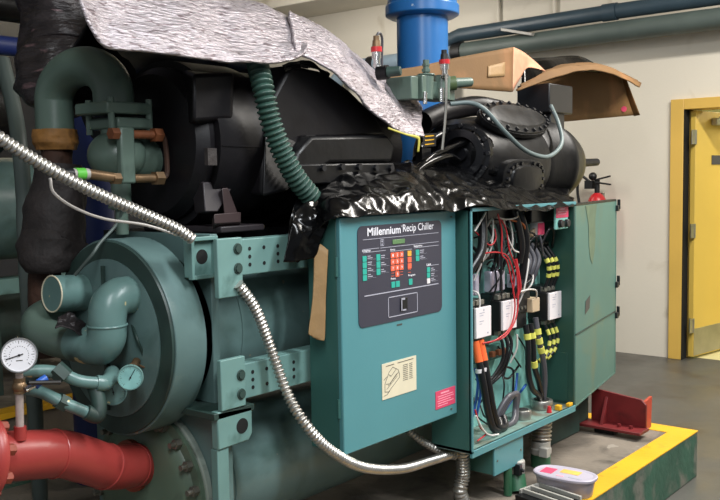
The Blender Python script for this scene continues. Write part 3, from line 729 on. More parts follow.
# drops below the contactors
for k, (x, lb) in enumerate(((2.945, 'left one of two thick black cables hanging from the orange boots'), (2.982, 'right one of two thick black cables hanging from the orange boots'))):
    c_ = cable([(x, 1.85, .86), (x-.002, 1.83, .79), (x+.005, 1.815, .70), (x+.03, 1.81, .59), (x+.07, 1.81, .515), (x+.13, 1.815, .503), (x+.16, 1.84, .53)], .0145, M['cable'], lb)
    obj('boot', MB().tube([(x, 1.85, .87), (x-.001, 1.838, .82), (x-.002, 1.83, .79)], .0158, n=12), M['orange_boot'], c_, label='orange boot')
    obj('cuff', MB().cyl((x-.001, 1.829, .765), (x, 1.827, .75), .018, n=12), M['white_cover'], c_)
for k, x in enumerate((3.145, 3.18, 3.215)):
    cable([(x, 1.86, .868), (x+.004, 1.845, .82), (x+.006-.01*k, 1.85, .76), (x-.03, 1.87, .70), (x-.09, 1.89, .66)], .0065, M['cable'], 'thin black cable curving down from the middle contactor', group='black cables below the middle contactor')
xs_ = ((3.345, .0), (3.385, .0), (3.43, .0))
cable([(3.345, 1.85, .88), (3.348, 1.84, .80), (3.35, 1.84, .68), (3.385, 1.84, .60), (3.46, 1.85, .555), (3.50, 1.86, .50)], .0125, M['cable'], 'black cable with one yellow band bending right into the larger bushing', bands=(M['yellow_band'], (.10,)))
cable([(3.385, 1.85, .88), (3.39, 1.84, .80), (3.40, 1.84, .70), (3.45, 1.845, .62), (3.495, 1.855, .54), (3.505, 1.865, .50)], .0125, M['cable'], 'black cable with two yellow bands running down into the larger bushing', bands=(M['yellow_band'], (.10, .36)))
cable([(3.43, 1.85, .90), (3.435, 1.835, .80), (3.475, 1.835, .70), (3.505, 1.845, .60), (3.515, 1.86, .50)], .0125, M['cable_grey'], 'grey striped cable with broad yellow bands, in the middle of the cabinet', bands=(M['yellow_band'], (.12, .22, .32)))
for k, x in enumerate((3.535, 3.575, 3.612)):
    cable([(x, 1.865, .865), (x+.006, 1.84, .80), (x-.015, 1.84, .745), (x-.06, 1.855, .705), (x-.12, 1.88, .69)], .0065, M['cable'], 'thin banded cable looping below the contactor at the inner wall', bands=(M['yellow_band'], (.12, .32, .5, .68)), group='banded cables below the far contactor')
for k in range(3):
    cable([(3.10+.02*k, 1.86, .50), (3.13+.018*k, 1.85, .56), (3.18+.018*k, 1.84, .605), (3.235+.012*k, 1.84, .60), (3.245+.006*k, 1.845, .54), (3.20+.01*k, 1.83, .50), (3.12+.01*k, 1.83, .492)], .0115, M['cable_grey'], 'thick grey cable looped on the cabinet shelf', group='grey cable loop on the shelf')
# conduit bushings in the shelf
def bushing(x, y, r, lb):
    b_ = thing('conduit_bushing', lb, 'bushing', (x, y, ZB+.012))
    obj('ring', MB().lathe((x, y, ZB+.012), (0, 0, 1), [(0, r), (.012, r*1.06), (.036, r*1.06), (.04, r)], 28), M['steel'], b_, 0.001)
    obj('throat', MB().cyl((x, y, ZB+.0525), (x, y, ZB+.0535), r*.72), M['dark_hole'], b_)
bushing(3.507, 1.862, .047, 'larger steel conduit bushing with cables entering it')
bushing(3.305, 1.842, .034, 'smaller steel conduit bushing beside the grey loop')
# thin wires
RW = [[(3.07, 1.82, 1.36), (3.10, 1.82, 1.29), (3.10, 1.82, 1.20), (3.13, 1.815, 1.17), (3.165, 1.815, 1.09), (3.185, 1.81, .98), (3.15, 1.812, .90), (3.05, 1.815, .865), (2.97, 1.83, .86)],
      [(3.09, 1.83, 1.35), (3.13, 1.82, 1.30), (3.16, 1.82, 1.21), (3.205, 1.815, 1.13), (3.215, 1.812, 1.02), (3.195, 1.812, .93), (3.11, 1.812, .87), (3.01, 1.83, .855)],
      [(2.93, 1.84, 1.20), (3.0, 1.83, 1.21), (3.09, 1.825, 1.205), (3.15, 1.82, 1.18), (3.195, 1.82, 1.10), (3.205, 1.83, 1.03)],
      [(3.08, 1.84, 1.30), (3.07, 1.83, 1.26), (3.02, 1.83, 1.24), (2.93, 1.84, 1.30)],
      [(2.88, 1.81, .62), (2.90, 1.80, .55), (2.94, 1.80, .515), (2.88, 1.80, .50)]]
for p in RW: cable(p, .0032, M['wire_red'], 'thin red wire winding through the left half of the cabinet', name='wire', group='red wires in the cabinet', cat='wire')
cable([(3.21, 1.82, 1.17), (3.225, 1.815, 1.10), (3.235, 1.815, 1.05), (3.225, 1.825, 1.01)], .0065, M['wire_red'], 'thick red lead dropping onto the middle contactor', name='wire', cat='wire')
cable([(3.2, 1.84, 1.33), (3.27, 1.82, 1.31), (3.30, 1.825, 1.27)], .004, mat('orange_wire', '#c46a34', 0.5), 'thin orange wire near the top of the cabinet', name='wire', cat='wire')
WWs = [[(3.13, 1.83, 1.34), (3.15, 1.825, 1.27), (3.20, 1.825, 1.21), (3.25, 1.83, 1.195)], [(2.90, 1.82, 1.30), (2.94, 1.815, 1.34), (2.98, 1.82, 1.37)], [(3.25, 1.83, 1.03), (3.32, 1.82, 1.035), (3.40, 1.83, 1.02), (3.44, 1.85, .98)],
       [(3.24, 1.83, 1.36), (3.22, 1.82, 1.34), (3.14, 1.82, 1.335), (3.08, 1.83, 1.345)], [(2.87, 1.80, .60), (2.91, 1.795, .54), (2.96, 1.795, .505), (3.02, 1.79, .495)], [(3.22, 1.82, .86), (3.225, 1.825, .80), (3.215, 1.85, .74)]]
for p in WWs: cable(p, .0038, M['wire_white'], 'thin white wire in the open cabinet', name='wire', group='white wires in the cabinet', cat='wire')
BWs = [[(2.96, 1.86, .76), (2.965, 1.85, .70), (2.955, 1.86, .60), (2.94, 1.88, .52)], [(2.99, 1.87, .74), (3.0, 1.86, .66), (2.985, 1.87, .56)], [(3.28, 1.91, .52), (3.34, 1.90, .58), (3.38, 1.91, .66)], [(3.26, 1.91, .55), (3.35, 1.90, .565), (3.44, 1.90, .60)]]
for p in BWs: cable(p, .0055, M['wire_blue'], 'thin blue wire low in the open cabinet', name='wire', group='blue wires in the cabinet', cat='wire')
BKs = [[(3.105, 1.83, 1.33), (3.107, 1.825, 1.2), (3.105, 1.83, 1.05)], [(3.0, 1.86, 1.24), (3.06, 1.84, 1.245), (3.10, 1.84, 1.21), (3.12, 1.85, 1.15)], [(3.02, 1.86, 1.28), (3.06, 1.85, 1.22), (3.12, 1.84, 1.20)], [(3.22, 1.88, .72), (3.28, 1.88, .70), (3.33, 1.90, .66), (3.34, 1.91, .56)],
       [(3.2, 1.89, .69), (3.27, 1.89, .66), (3.36, 1.89, .70)], [(3.33, 1.86, 1.18), (3.38, 1.84, 1.24), (3.44, 1.84, 1.25), (3.50, 1.86, 1.22)], [(3.3, 1.86, 1.24), (3.36, 1.84, 1.27), (3.42, 1.84, 1.24), (3.43, 1.86, 1.16)], [(3.32, 1.85, 1.12), (3.36, 1.83, 1.08), (3.30, 1.84, 1.05)]]
for p in BKs: cable(p, .0048, M['cable'], 'thin black wire in the open cabinet', name='wire', group='black wires in the cabinet', cat='wire')
tag(obj('terminal_block', MB().box(3.05, 3.25, 1.90, 1.937, .755, .81), M['teal_cabinet'], None, 0.003), 'teal mounting strip below the middle contactor', 'terminal block')
for x in (3.14, 3.19, 3.235): tag(obj('terminal_tab', MB().box(x-.012, x+.012, 1.88, 1.899, .772, .795), M['copper_rust'], None, 0.002), 'copper coloured tab on the teal mounting strip', 'terminal', 'copper tabs on the mounting strip')

rw = random.Random(11)
for k in range(16):
    x0, x1 = rw.uniform(2.95, 3.5), rw.uniform(-.14, .14)
    z0, z1 = rw.uniform(1.05, 1.33), rw.uniform(-.22, -.08)
    p = [(x0, 1.88, z0), (x0 + x1*.2, 1.835 + rw.uniform(0, .02), z0 + rw.uniform(-.02, .05)), (min(3.6, x0 + x1*.7), 1.83 + rw.uniform(0, .03), z0 + z1*.5), (min(3.6, x0 + x1), 1.88, z0 + z1)]
    cable(p, .0036, M['cable'] if k % 3 else M['wire_white'], 'thin black wire in the open cabinet' if k % 3 else 'thin white wire in the open cabinet', name='wire', group='black wires in the cabinet' if k % 3 else 'white wires in the cabinet', cat='wire')
for k in range(9):
    x0 = rw.uniform(2.95, 3.4); z0 = rw.uniform(.62, .84)
    p = [(x0, 1.90, z0), (x0 + rw.uniform(-.03, .05), 1.87, z0 - .06), (x0 + rw.uniform(-.02, .08), 1.88, z0 - rw.uniform(.08, .14))]
    cable(p, .0036, M['cable'], 'thin black wire in the open cabinet', name='wire', group='black wires in the cabinet', cat='wire')

# ------------------------------------------------------------------ flexible conduits round the machine
def flex(name, pts, r, m, label, cat='conduit', fit=None, pitch=.0138, amp=None):
    o = thing(name, label, cat, pts[-1])
    obj('hose', MB().tube(pts, r, n=14, corr=(pitch, amp or r*.2)), m, o, angle=70)
    for (a, b, rr) in (fit or []): obj('fitting', MB().cyl(a, b, rr, n=12).cyl(V(a).lerp(V(b), .3), V(a).lerp(V(b), .6), rr*1.25, n=6), M['steel'], o)
    return o
flex('flexible_conduit', [(1.051, 2.000, 1.651), (1.110, 2.000, 1.611), (1.211, 2.000, 1.553), (1.349, 2.000, 1.485), (1.498, 1.995, 1.423), (1.611, 1.990, 1.375), (1.671, 1.990, 1.340)], .0145, M['flex'], 'shiny steel flexible conduit sweeping across from the left edge')
flex('flexible_conduit', [(1.797, 1.940, 1.202), (1.862, 1.935, 1.118), (1.920, 1.930, 0.982), (1.934, 1.880, 0.853), (1.942, 1.815, 0.769), (2.031, 1.800, 0.674), (2.197, 1.810, 0.575), (2.453, 1.850, 0.493), (2.692, 1.890, 0.453), (2.841, 1.900, 0.437)], .0145, M['flex'], 'long steel flexible conduit hanging below the control panel', fit=[((2.834, 1.900, 0.438), (2.890, 1.900, 0.432), .019)])
flex('flexible_conduit', [(2.692, 1.990, 0.554), (2.735, 1.965, 0.509), (2.798, 1.940, 0.464), (2.858, 1.930, 0.427)], .0135, M['flex'], 'short steel flexible conduit emerging from under the control panel')
flex('flexible_conduit', [(2.90, 1.88, .475), (2.90, 1.88, .43), (2.916, 1.890, 0.339), (2.902, 1.895, 0.282), (2.93, 1.90, .232)], .026, M['flex'], 'steel flexible conduit dropping from the near corner of the open cabinet', pitch=.014, amp=.003, fit=[((2.90, 1.88, .475), (2.90, 1.88, .45), .032)])
fc = flex('flexible_conduit', [(3.507, 1.862, .474), (3.507, 1.862, .40), (3.50, 1.862, .345)], .042, M['flex'], 'fat steel flexible conduit under the larger bushing', pitch=.017, amp=.005)
obj('collar', MB().lathe((3.50, 1.862, .285), (0, 0, 1), [(0, .04), (.005, .047), (.028, .047), (.03, .043), (.06, .043)], 26).box(3.44, 3.47, 1.80, 1.84, .29, .33), M['white_metal'], fc, 0.002)
obj('stub_pipe', MB().cyl((3.50, 1.862, .231), (3.50, 1.862, .286), .043), M['peg_green'], fc)
sp = thing('stub_conduit', 'dark green stub pipe with a steel coupling under the junction box', 'conduit', (3.25, 1.80, .231))
obj('stub_pipe', MB().cyl((3.144, 1.774, 0.231), (3.168, 1.798, .297), .037), M['peg_green'], sp)
obj('coupling', MB().lathe((3.168, 1.798, .297), (0, 0, 1), [(0, .034), (.004, .037), (.055, .037), (.06, .03)], 24), M['white_metal'], sp, 0.002)
obj('clamp_screw', MB().box(3.125, 3.145, 1.755, 1.785, .305, .35).cyl((3.135, 1.742, .328), (3.135, 1.757, .328), .008, n=8), M['black_bolt'], sp, 0.002)
tag(obj('support_post', MB().cyl((3.09, 1.79, .231), (3.09, 1.79, .343), .017, n=16), M['peg_green']), 'thin dark green post under the junction box', 'post')

# green corrugated hose over the compressor
flex('corrugated_hose', [(2.003, 2.050, 1.879), (1.982, 2.020, 1.843), (1.971, 1.990, 1.773), (1.988, 1.980, 1.682), (2.024, 1.970, 1.591), (2.074, 1.960, 1.509), (2.136, 1.950, 1.445)], .0305, M['green_hose'], 'dark green corrugated hose hanging in front of the black compressor', cat='hose', pitch=.017, amp=.005)

# thin loose cables
tag(obj('thin_cable', MB().tube([(1.267, 2.050, 1.517), (1.277, 2.050, 1.479), (1.336, 2.050, 1.439), (1.425, 2.050, 1.407), (1.547, 2.040, 1.385), (1.645, 2.020, 1.352)], .004, n=8), M['wire_white']), 'thin white cable below the shiny conduit at the left', 'cable')
tag(obj('thin_cable', MB().tube([(1.522, 2.350, 1.231), (1.549, 2.300, 1.291), (1.579, 2.300, 1.325), (1.645, 2.300, 1.384), (1.633, 2.250, 1.451)], .005, n=8), M['pipe_grey']), 'thin grey cable running up to the valve stem', 'cable')

# ------------------------------------------------------------------ suction bend, valve and lagging
ub = thing('suction_pipe', 'thick grey-green pipe bent over in an arch at the top left', 'pipe', (1.64, 2.45, 1.66))
arc = [(1.645, 2.30, 1.73), (1.645, 2.30, 1.76)] + [(1.645, 2.46 - .16*math.cos(a), 1.765 + .10*math.sin(a)) for a in [PI*k/14 for k in range(1, 14)]] + [(1.645, 2.62, 1.76), (1.645, 2.62, 1.66)]
obj('bend', MB().tube(arc, .0605, n=28, seg=60), M['green_pipe'], ub, angle=60)
vb = thing('service_valve', 'grey-green flanged valve with rusty clamp bolts under the arched pipe', 'valve', (1.66, 2.3, 1.43))
XV, YV = 1.655, 2.30
obj('upper_flange', MB().box(XV-.09, XV+.07, YV-.08, YV+.085, 1.705, 1.74), M['green_pipe'], vb, 0.006)
obj('lower_flange', MB().box(XV-.055, XV+.07, YV-.08, YV+.085, 1.662, 1.695), M['green_pipe'], vb, 0.006)
for sx, sy in ((-.07, -.07), (.065, -.07), (.065, .07), (-.05, .07)):
    obj('flange_bolt', MB().cyl((XV+sx, YV+sy, 1.648), (XV+sx, YV+sy, 1.752), .010, n=8), M['green_pipe'], vb)
obj('valve_body', MB().ball((XV-.005, YV, 1.585), .088, 28, (1, 1, .86)).cyl((XV, YV, 1.60), (XV, YV, 1.67), .05).cyl((XV+.03, YV, 1.575), (XV+.12, YV, 1.575), .062), M['green_pipe'], vb, angle=50)
obj('yoke', MB().box(XV-.065, XV-.015, YV-.105, YV-.08, 1.50, 1.665), M['green_pipe'], vb, 0.006)
for z in (1.645, 1.515):
    obj('clamp_bolt', MB().cyl((XV-.07, YV-.09, z), (XV+.08, YV-.09, z), .013, n=12).cyl((XV-.09, YV-.09, z), (XV-.065, YV-.09, z), .018, n=6).cyl((XV+.06, YV-.09, z), (XV+.09, YV-.09, z), .022, n=6), M['copper_rust'] if z > 1.6 else M['brass'], vb)
obj('side_strap', MB().tube([(XV+.08, YV-.09, 1.645), (XV+.105, YV-.09, 1.63), (XV+.11, YV-.09, 1.53), (XV+.08, YV-.09, 1.515)], .008, n=8), M['rust'], vb)
obj('stem', MB().cyl((XV+.005, YV, 1.42), (XV+.005, YV, 1.51), .03).cyl((XV+.005, YV, 1.345), (XV+.005, YV, 1.42), .019).cyl((XV+.005, YV, 1.425), (XV+.005, YV, 1.44), .04, n=6), M['green_pipe'], vb, 0.002)
sc_ = thing('sight_coupling', 'black coupling with a green band sticking out left of the valve', 'coupling', (1.5, 2.2, 1.51))
obj('sleeve', MB().cyl((1.376, 2.210, 1.529), (1.435, 2.210, 1.529), .017, n=14), M['black_plastic'], sc_)
obj('white_end', MB().cyl((1.431, 2.210, 1.529), (1.444, 2.210, 1.529), .016, n=14).cyl((1.473, 2.210, 1.529), (1.486, 2.210, 1.529), .016, n=14), M['white_metal'], sc_)
obj('green_band', MB().cyl((1.444, 2.210, 1.529), (1.473, 2.210, 1.529), .0175, n=14), M['label_green'], sc_)
obj('brass_end', MB().cyl((1.486, 2.210, 1.529), (1.59, 2.21, 1.515), .015, n=10), M['brass'], sc_)
tag(obj('pipe_wrap', MB().tube([(1.645, 2.62, 1.612), (1.645, 2.62, 1.635), (1.645, 2.62, 1.655), (1.645, 2.62, 1.678)], [.066, .076, .075, .066], n=28, wob=.012, wfreq=16), M['orange_wrap']), 'orange tape collar round the end of the arched pipe', 'tape wrap')
tag(obj('rusted_pipe', MB().tube([(1.645, 2.62, 1.617), (1.64, 2.62, 1.5), (1.60, 2.62, 1.3), (1.58, 2.62, 1.1), (1.60, 2.62, .95)], .05, n=18, wob=.006, wfreq=22), M['rust']), 'flaking rusted pipe inside the black foam jacket', 'pipe')
tag(obj('foam_jacket', MB().tube([(1.645, 2.60, 1.565), (1.64, 2.60, 1.50), (1.62, 2.60, 1.43), (1.61, 2.60, 1.35), (1.61, 2.60, 1.315), (1.605, 2.60, 1.305), (1.60, 2.59, 1.26), (1.60, 2.59, 1.225)], [.075, .088, .092, .094, .096, .108, .104, .085], n=26, seg=70, wob=.014, wfreq=11), M['foam_black']), 'sagging black foam jacket hanging on the rusted pipe', 'insulation')
tag(obj('wrapped_header', MB().tube([(1.86, 2.85, 2.42), (1.86, 2.84, 2.25), (1.85, 2.83, 2.1), (1.84, 2.82, 1.99), (1.82, 2.80, 1.91), (1.775, 2.77, 1.86), (1.735, 2.75, 1.80), (1.73, 2.75, 1.75)], [.12, .16, .17, .17, .155, .15, .13, .05], n=40, seg=120, wob=.035, wfreq=6), M['wrap_black']), 'crumpled dark foil wrapped header above the jacket', 'insulation')

# ------------------------------------------------------------------ water pipes at the drum
wp = thing('water_pipe', 'near chipped teal pipe turning down from the drum', 'pipe', (1.5, 2.15, .95))
obj('bend', MB().tube([(1.60, 2.19, 1.175), (1.585, 2.19, 1.175), (1.555, 2.19, 1.172), (1.527, 2.19, 1.152), (1.517, 2.19, 1.115), (1.517, 2.19, 1.085), (1.515, 2.195, 1.055), (1.51, 2.215, 1.033), (1.505, 2.25, 1.03), (1.495, 2.32, 1.035)], .055, n=28, seg=60), M['teal_pipe'], wp, angle=60)
obj('weld_band', MB().torus((1.517, 2.19, 1.095), (0, 0, 1), .0545, .004, 32, 8), M['teal_pipe'], wp)
wp = thing('water_pipe', 'far teal pipe from the drum with a cream chipped rim, elbowing back below', 'pipe', (1.5, 2.4, .97))
obj('straight_run', MB().cyl((1.60, 2.43, 1.165), (1.492, 2.43, 1.172), .056, n=32), M['teal_pipe'], wp)
obj('rim', MB().torus((1.492, 2.43, 1.172), (1, 0, -.06), .0545, .0025, 36, 8), M['paper'], wp, label='chipped cream rim')
obj('elbow', MB().tube([(1.57, 2.50, 1.10), (1.525, 2.51, 1.097), (1.490, 2.505, 1.08), (1.475, 2.47, 1.055), (1.48, 2.41, 1.04), (1.497, 2.31, 1.03)], .052, n=28, seg=50), M['green_pipe'], wp, angle=60)
tag(obj('rag', MB().sheet([[(1.429, 2.300, 1.118), (1.475, 2.300, 1.130), (1.503, 2.280, 1.090)], [(1.387, 2.250, 1.099), (1.428, 2.240, 1.089), (1.472, 2.240, 1.068)]], 20, 8, amp=.012, freq=30), M['wrap_black'], None, solid=.003), 'scrap of dark wrap lying in the bend of the far teal pipe', 'scrap')
# small bore drain lines
dl = thing('drain_line', 'upper small teal drain line ending in an elbow by the gauge', 'pipe', (1.4, 2.1, .95))
obj('pipe_run', MB().tube([(1.247, 2.200, 1.005), (1.308, 2.180, 1.000), (1.347, 2.160, 0.987), (1.388, 2.140, 0.963), (1.444, 2.120, 0.950), (1.485, 2.140, 0.951), (1.534, 2.200, 0.949), (1.611, 2.300, 0.935)], .017, n=16), M['teal_pipe'], dl)
obj('union', MB().cyl((1.332, 2.170, 1.005), (1.352, 2.150, 0.977), .026, n=6), M['teal_dark'], dl)
obj('elbow', MB().tube([(1.429, 2.125, 0.952), (1.451, 2.120, 0.948), (1.485, 2.140, 0.951), (1.534, 2.200, 0.952)], .022, n=16), M['teal_pipe'], dl)
dl = thing('drain_line', 'lower small teal drain line with an elbow turned up at its end', 'pipe', (1.4, 2.1, .85))
obj('pipe_run', MB().tube([(1.274, 2.250, 0.950), (1.303, 2.200, 0.941), (1.337, 2.150, 0.913), (1.402, 2.120, 0.871)], .0165, n=16), M['teal_pipe'], dl)
obj('elbow', MB().tube([(1.390, 2.120, 0.879), (1.418, 2.115, 0.863), (1.428, 2.115, 0.878), (1.433, 2.125, 0.909), (1.432, 2.140, 0.941)], .021, n=16), M['teal_dark'], dl)
obj('union', MB().cyl((1.328, 2.155, 0.920), (1.349, 2.150, 0.905), .024, n=6), M['teal_dark'], dl)
obj('lever', MB().tube([(1.211, 2.100, 0.996), (1.302, 2.100, 0.981)], .006, n=8), M['black_plastic'], dl)

def gauge(c, r, face, rim, nrm, label, needle_ang, extra):
    g = thing('pressure_gauge', label, 'gauge', c)
    c, nrm = V(c), V(nrm).normalized()
    obj('case', MB().lathe(c - nrm*r*.35, nrm, [(0, r*.85), (r*.05, r*.98), (r*.38, r), (r*.45, r*.97), (r*.45, r*.9), (r*.36, r*.88)], 36), rim, g)
    dial = obj('dial', MB().cyl(c - nrm*.0, c + nrm*r*.03, r*.9, n=36), face, g)
    right = V((0, 0, 1)).cross(nrm).normalized(); up = nrm.cross(right)
    tk = MB()
    for k in range(25):
        a = math.radians(225 - 270*k/24)
        dd = right*math.cos(a) + up*math.sin(a); tt = nrm.cross(dd)
        l = .16 if k % 4 == 0 else .08
        tk.obox(c + nrm*r*.035 + dd*r*(.80 - l/2), dd*r*l, tt*r*(.03 if k % 4 == 0 else .018), nrm*r*.01)
    if extra:
        for k in range(18):
            a = math.radians(215 - 250*k/17); dd = right*math.cos(a) + up*math.sin(a); tt = nrm.cross(dd)
            tk.obox(c + nrm*r*.035 + dd*r*.50, dd*r*.03, tt*r*.05, nrm*r*.01)
        tk.obox(c + nrm*r*.035 - up*r*.30, right*r*.35, up*r*.05, nrm*r*.01)
    obj('scale_marks', tk, M['ink'], dial)
    a = math.radians(needle_ang); dd = right*math.cos(a) + up*math.sin(a); tt = nrm.cross(dd)
    obj('needle', MB().obox(c + nrm*r*.07 + dd*r*.25, dd*r*.95, tt*r*.05, nrm*r*.02).cyl(c + nrm*r*.03, c + nrm*r*.1, r*.07, n=12), M['black_plastic'], g)
    return g
gc = V((1.213, 2.140, 1.063))
wg = gauge(gc, .0465, M['gauge_face'], M['chrome'], (-.50, -.82, .12), 'white dial pressure gauge on a stem above the red pipe', 195, True)
s0, s1 = V((1.217, 2.160, 0.859)), V((1.222, 2.160, 1.010))
obj('stem', MB().cyl(s0, s0.lerp(s1, .75), .0105, n=16).cyl(s0.lerp(s1, .9), s1, .010, n=12), M['pale_rod'], wg)
obj('gauge_cock', MB().cyl(s0.lerp(s1, .66), s0.lerp(s1, .93), .015, n=12).ball(s0.lerp(s1, .78), .019, 14).cyl((1.223, 2.160, 0.975), (1.239, 2.140, 0.969), .009, n=10), M['brass'], wg)
hl = obj('cock_lever', MB().tube([(1.213, 2.120, 0.974), (1.236, 2.120, 0.981), (1.268, 2.120, 0.990)], .0075, n=8), M['chrome'], wg)
obj('grip', MB().tube([(1.241, 2.118, 0.980), (1.255, 2.118, 0.988), (1.273, 2.118, 0.995)], .0105, n=10), M['blue_grip'], hl, label='blue grip')
g2 = gauge((1.50, 2.066, .962), .036, M['gauge_teal'], M['teal_bracket'], (-.6, -.8, .05), 'teal smeared gauge in front of the drum, the one with the clear dial', 60, False)
obj('back_stem', MB().tube([(1.515, 2.09, .962), (1.545, 2.12, .965), (1.585, 2.15, .985)], .012, n=10), M['brass'], g2)
g3 = gauge((1.505, 2.155, .907), .038, M['teal_pipe'], M['teal_pipe'], (-.65, -.75, .05), 'overpainted teal gauge lower left of the clear dial one', 100, False)
obj('back_stem', MB().tube([(1.52, 2.18, .907), (1.55, 2.2, .91), (1.59, 2.22, .93)], .012, n=10), M['teal_dark'], g3)
tag(obj('capillary_tube', MB().tube([(1.532, 2.120, 0.982), (1.571, 2.140, 0.982), (1.602, 2.130, 0.966), (1.614, 2.120, 1.001), (1.602, 2.130, 1.060), (1.617, 2.200, 1.093)], .003, n=8), M['brass']), 'bare capillary tube curling up from the clear dial gauge', 'tube')
tag(obj('capillary_tube', MB().tube([(1.602, 2.140, 0.950), (1.600, 2.140, 1.001), (1.581, 2.140, 1.054), (1.606, 2.200, 1.092)], .004, n=8), M['teal_dark']), 'dark capillary tube against the drum face', 'tube')

# red pipe in the foreground
rp = thing('red_pipe', 'red offset pipe entering the lower vessel head', 'pipe', (1.45, 2.28, .55))
rpts = [(1.137, 2.200, 0.800), (1.265, 2.200, 0.776), (1.367, 2.210, 0.751), (1.449, 2.220, 0.711), (1.543, 2.240, 0.662), (1.665, 2.280, 0.629), (1.840, 2.325, 0.592)]
obj('bend', MB().tube(rpts, .066, n=32, seg=60), M['red_pipe'], rp, angle=60)
path = catmull(rpts, 60)
for i in (17, 38, 49): obj('weld_seam', MB().torus(path[i], path[i+1] - path[i-1], .0655, .0035, 36, 8), M['red_pipe'], rp)
obj('end_collar', MB().cyl(path[53], path[60], .074, n=32), M['red_flange'], rp)
ax_ = (path[0] - path[4]).normalized()
fl = obj('flange', MB().lathe(path[0] - ax_*.01, ax_, [(0, .11), (.004, .113), (.026, .113), (.03, .11)], 44), M['red_pipe'], rp)
_, uu, ww = frame_from(ax_)
for k in range(8):
    a = 2*PI*(k+.5)/8; c = path[0] + (uu*math.cos(a) + ww*math.sin(a))*.092
    obj('bolt', MB().cyl(c - ax_*.035, c + ax_*.06, .009, n=10).cyl(c - ax_*.03, c - ax_*.012, .016, n=6), M['red_flange'], fl)
obj('gauge_boss', MB().cyl(V((1.216, 2.160, 0.836)), V((1.218, 2.160, 0.872)), .016, n=14), M['red_pipe'], rp)
# nozzle neck that takes the red pipe into the condenser head
obj('nozzle', MB().cyl((1.672, 2.325, .615), (1.74, 2.325, .615), .082, n=32), M['red_flange'], cv)

# ------------------------------------------------------------------ red foot bracket on the pad
rb = thing('foot_bracket', 'maroon angle bracket with a gusset on the concrete pad', 'bracket', (4.12, 1.85, .23))
obj('upright', MB().prism([(4.20, 1.665, .272), (4.20, 1.665, .385), (4.20, 1.69, .41), (4.20, 1.95, .435), (4.20, 1.95, .272)], (.014, 0, 0)), M['maroon'], rb, 0.002)
obj('base_plate', MB().box(4.10, 4.214, 1.655, 2.60, .258, .272), M['maroon'], rb, 0.002)
for y in (1.80, 2.3): obj('levelling_pad', MB().box(4.13, 4.19, y, y+.10, .2315, .258), M['iron'], rb)
obj('gusset', MB().prism([(4.20, 1.86, .272), (4.13, 1.86, .272), (4.195, 1.86, .40), (4.20, 1.86, .40)], (0, .014, 0)), M['maroon'], rb, 0.001)
obj('back_tab', MB().prism([(4.214, 1.69, .245), (4.33, 1.69, .245), (4.34, 1.69, .40), (4.214, 1.69, .385)], (0, .014, 0)), mat('orange_red_primer', '#a8402c', 0.5, var=.15), rb, 0.001)
for p in ((4.15, 1.78), (4.15, 1.72)): obj('anchor_bolt', MB().cyl((p[0], p[1], .272), (p[0], p[1], .287), .010, n=6), M['maroon'], rb)
ch = MB().box(3.70, 4.095, 1.962, 1.985, .2325, .44).box(4.095, 4.195, 1.962, 1.985, .2735, .44)
tag(obj('base_channel', ch, M['teal_dark'], None, 0.003), 'dark green base channel behind the maroon bracket', 'channel')
# plastic tub with lid
tc_ = V((3.375, 1.672, .2325))
ta, tb = V((.87, -.06, 0)).normalized(), V((.06, .87, 0)).normalized()
tub = thing('plastic_tub', 'translucent oval plastic tub with a printed lid on the yellow pad edge', 'tub', (3.255, 1.625, .2325))
def oval(cx, cy, L, W, z, n=36, e=2.6):
    pts = []
    for k in range(n):
        a = 2*PI*k/n
        c, s = math.cos(a), math.sin(a)
        p = (abs(c)**(2/e)) * math.copysign(L, c); q = (abs(s)**(2/e)) * math.copysign(W, s)
        pts.append(V((cx, cy, z)) + TL*p + TW*q)
    return pts
TL, TW = V((.06, -1, 0)).normalized(), V((1, .06, 0)).normalized()
TCX, TCY = 3.255, 1.622
def loft(mb, rings):
    R = [[mb.bm.verts.new(p) for p in r] for r in rings]
    for A, B in zip(R, R[1:]): mb._skin(A, B)
    mb.bm.faces.new(R[0][::-1]); mb.bm.faces.new(R[-1])
    return mb
obj('tub_body', loft(MB(), [oval(TCX, TCY, .108, .058, .2325), oval(TCX, TCY, .110, .060, .236), oval(TCX, TCY, .122, .070, .303)]), M['tub'], tub, angle=30)
lid = obj('lid', loft(MB(), [oval(TCX, TCY, .128, .076, .298), oval(TCX, TCY, .130, .078, .302), oval(TCX, TCY, .130, .078, .309), oval(TCX, TCY, .126, .074, .312), oval(TCX, TCY, .118, .066, .3115), oval(TCX, TCY, .114, .062, .309)]), M['lid'], tub, angle=30)
def lidq(p0, p1, q0, q1, m, nm, lb=None):
    c = V((TCX, TCY, .3097)) + TL*(p0+p1)/2 + TW*(q0+q1)/2
    return obj(nm, MB().obox(c, TL*(p1-p0), TW*(q1-q0), V((0,0,.0012))), m, lid, label=lb)
lidq(-.095, -.045, -.035, .03, M['pink'], 'pink_print', 'pink print')
lidq(-.025, .055, .00, .045, M['label_yellow'], 'yellow_print', 'yellow print')
lidq(.03, .085, -.045, -.032, M['grey_ink'], 'small_print')
lidq(-.02, .01, -.045, -.036, M['pink_light'], 'small_print')

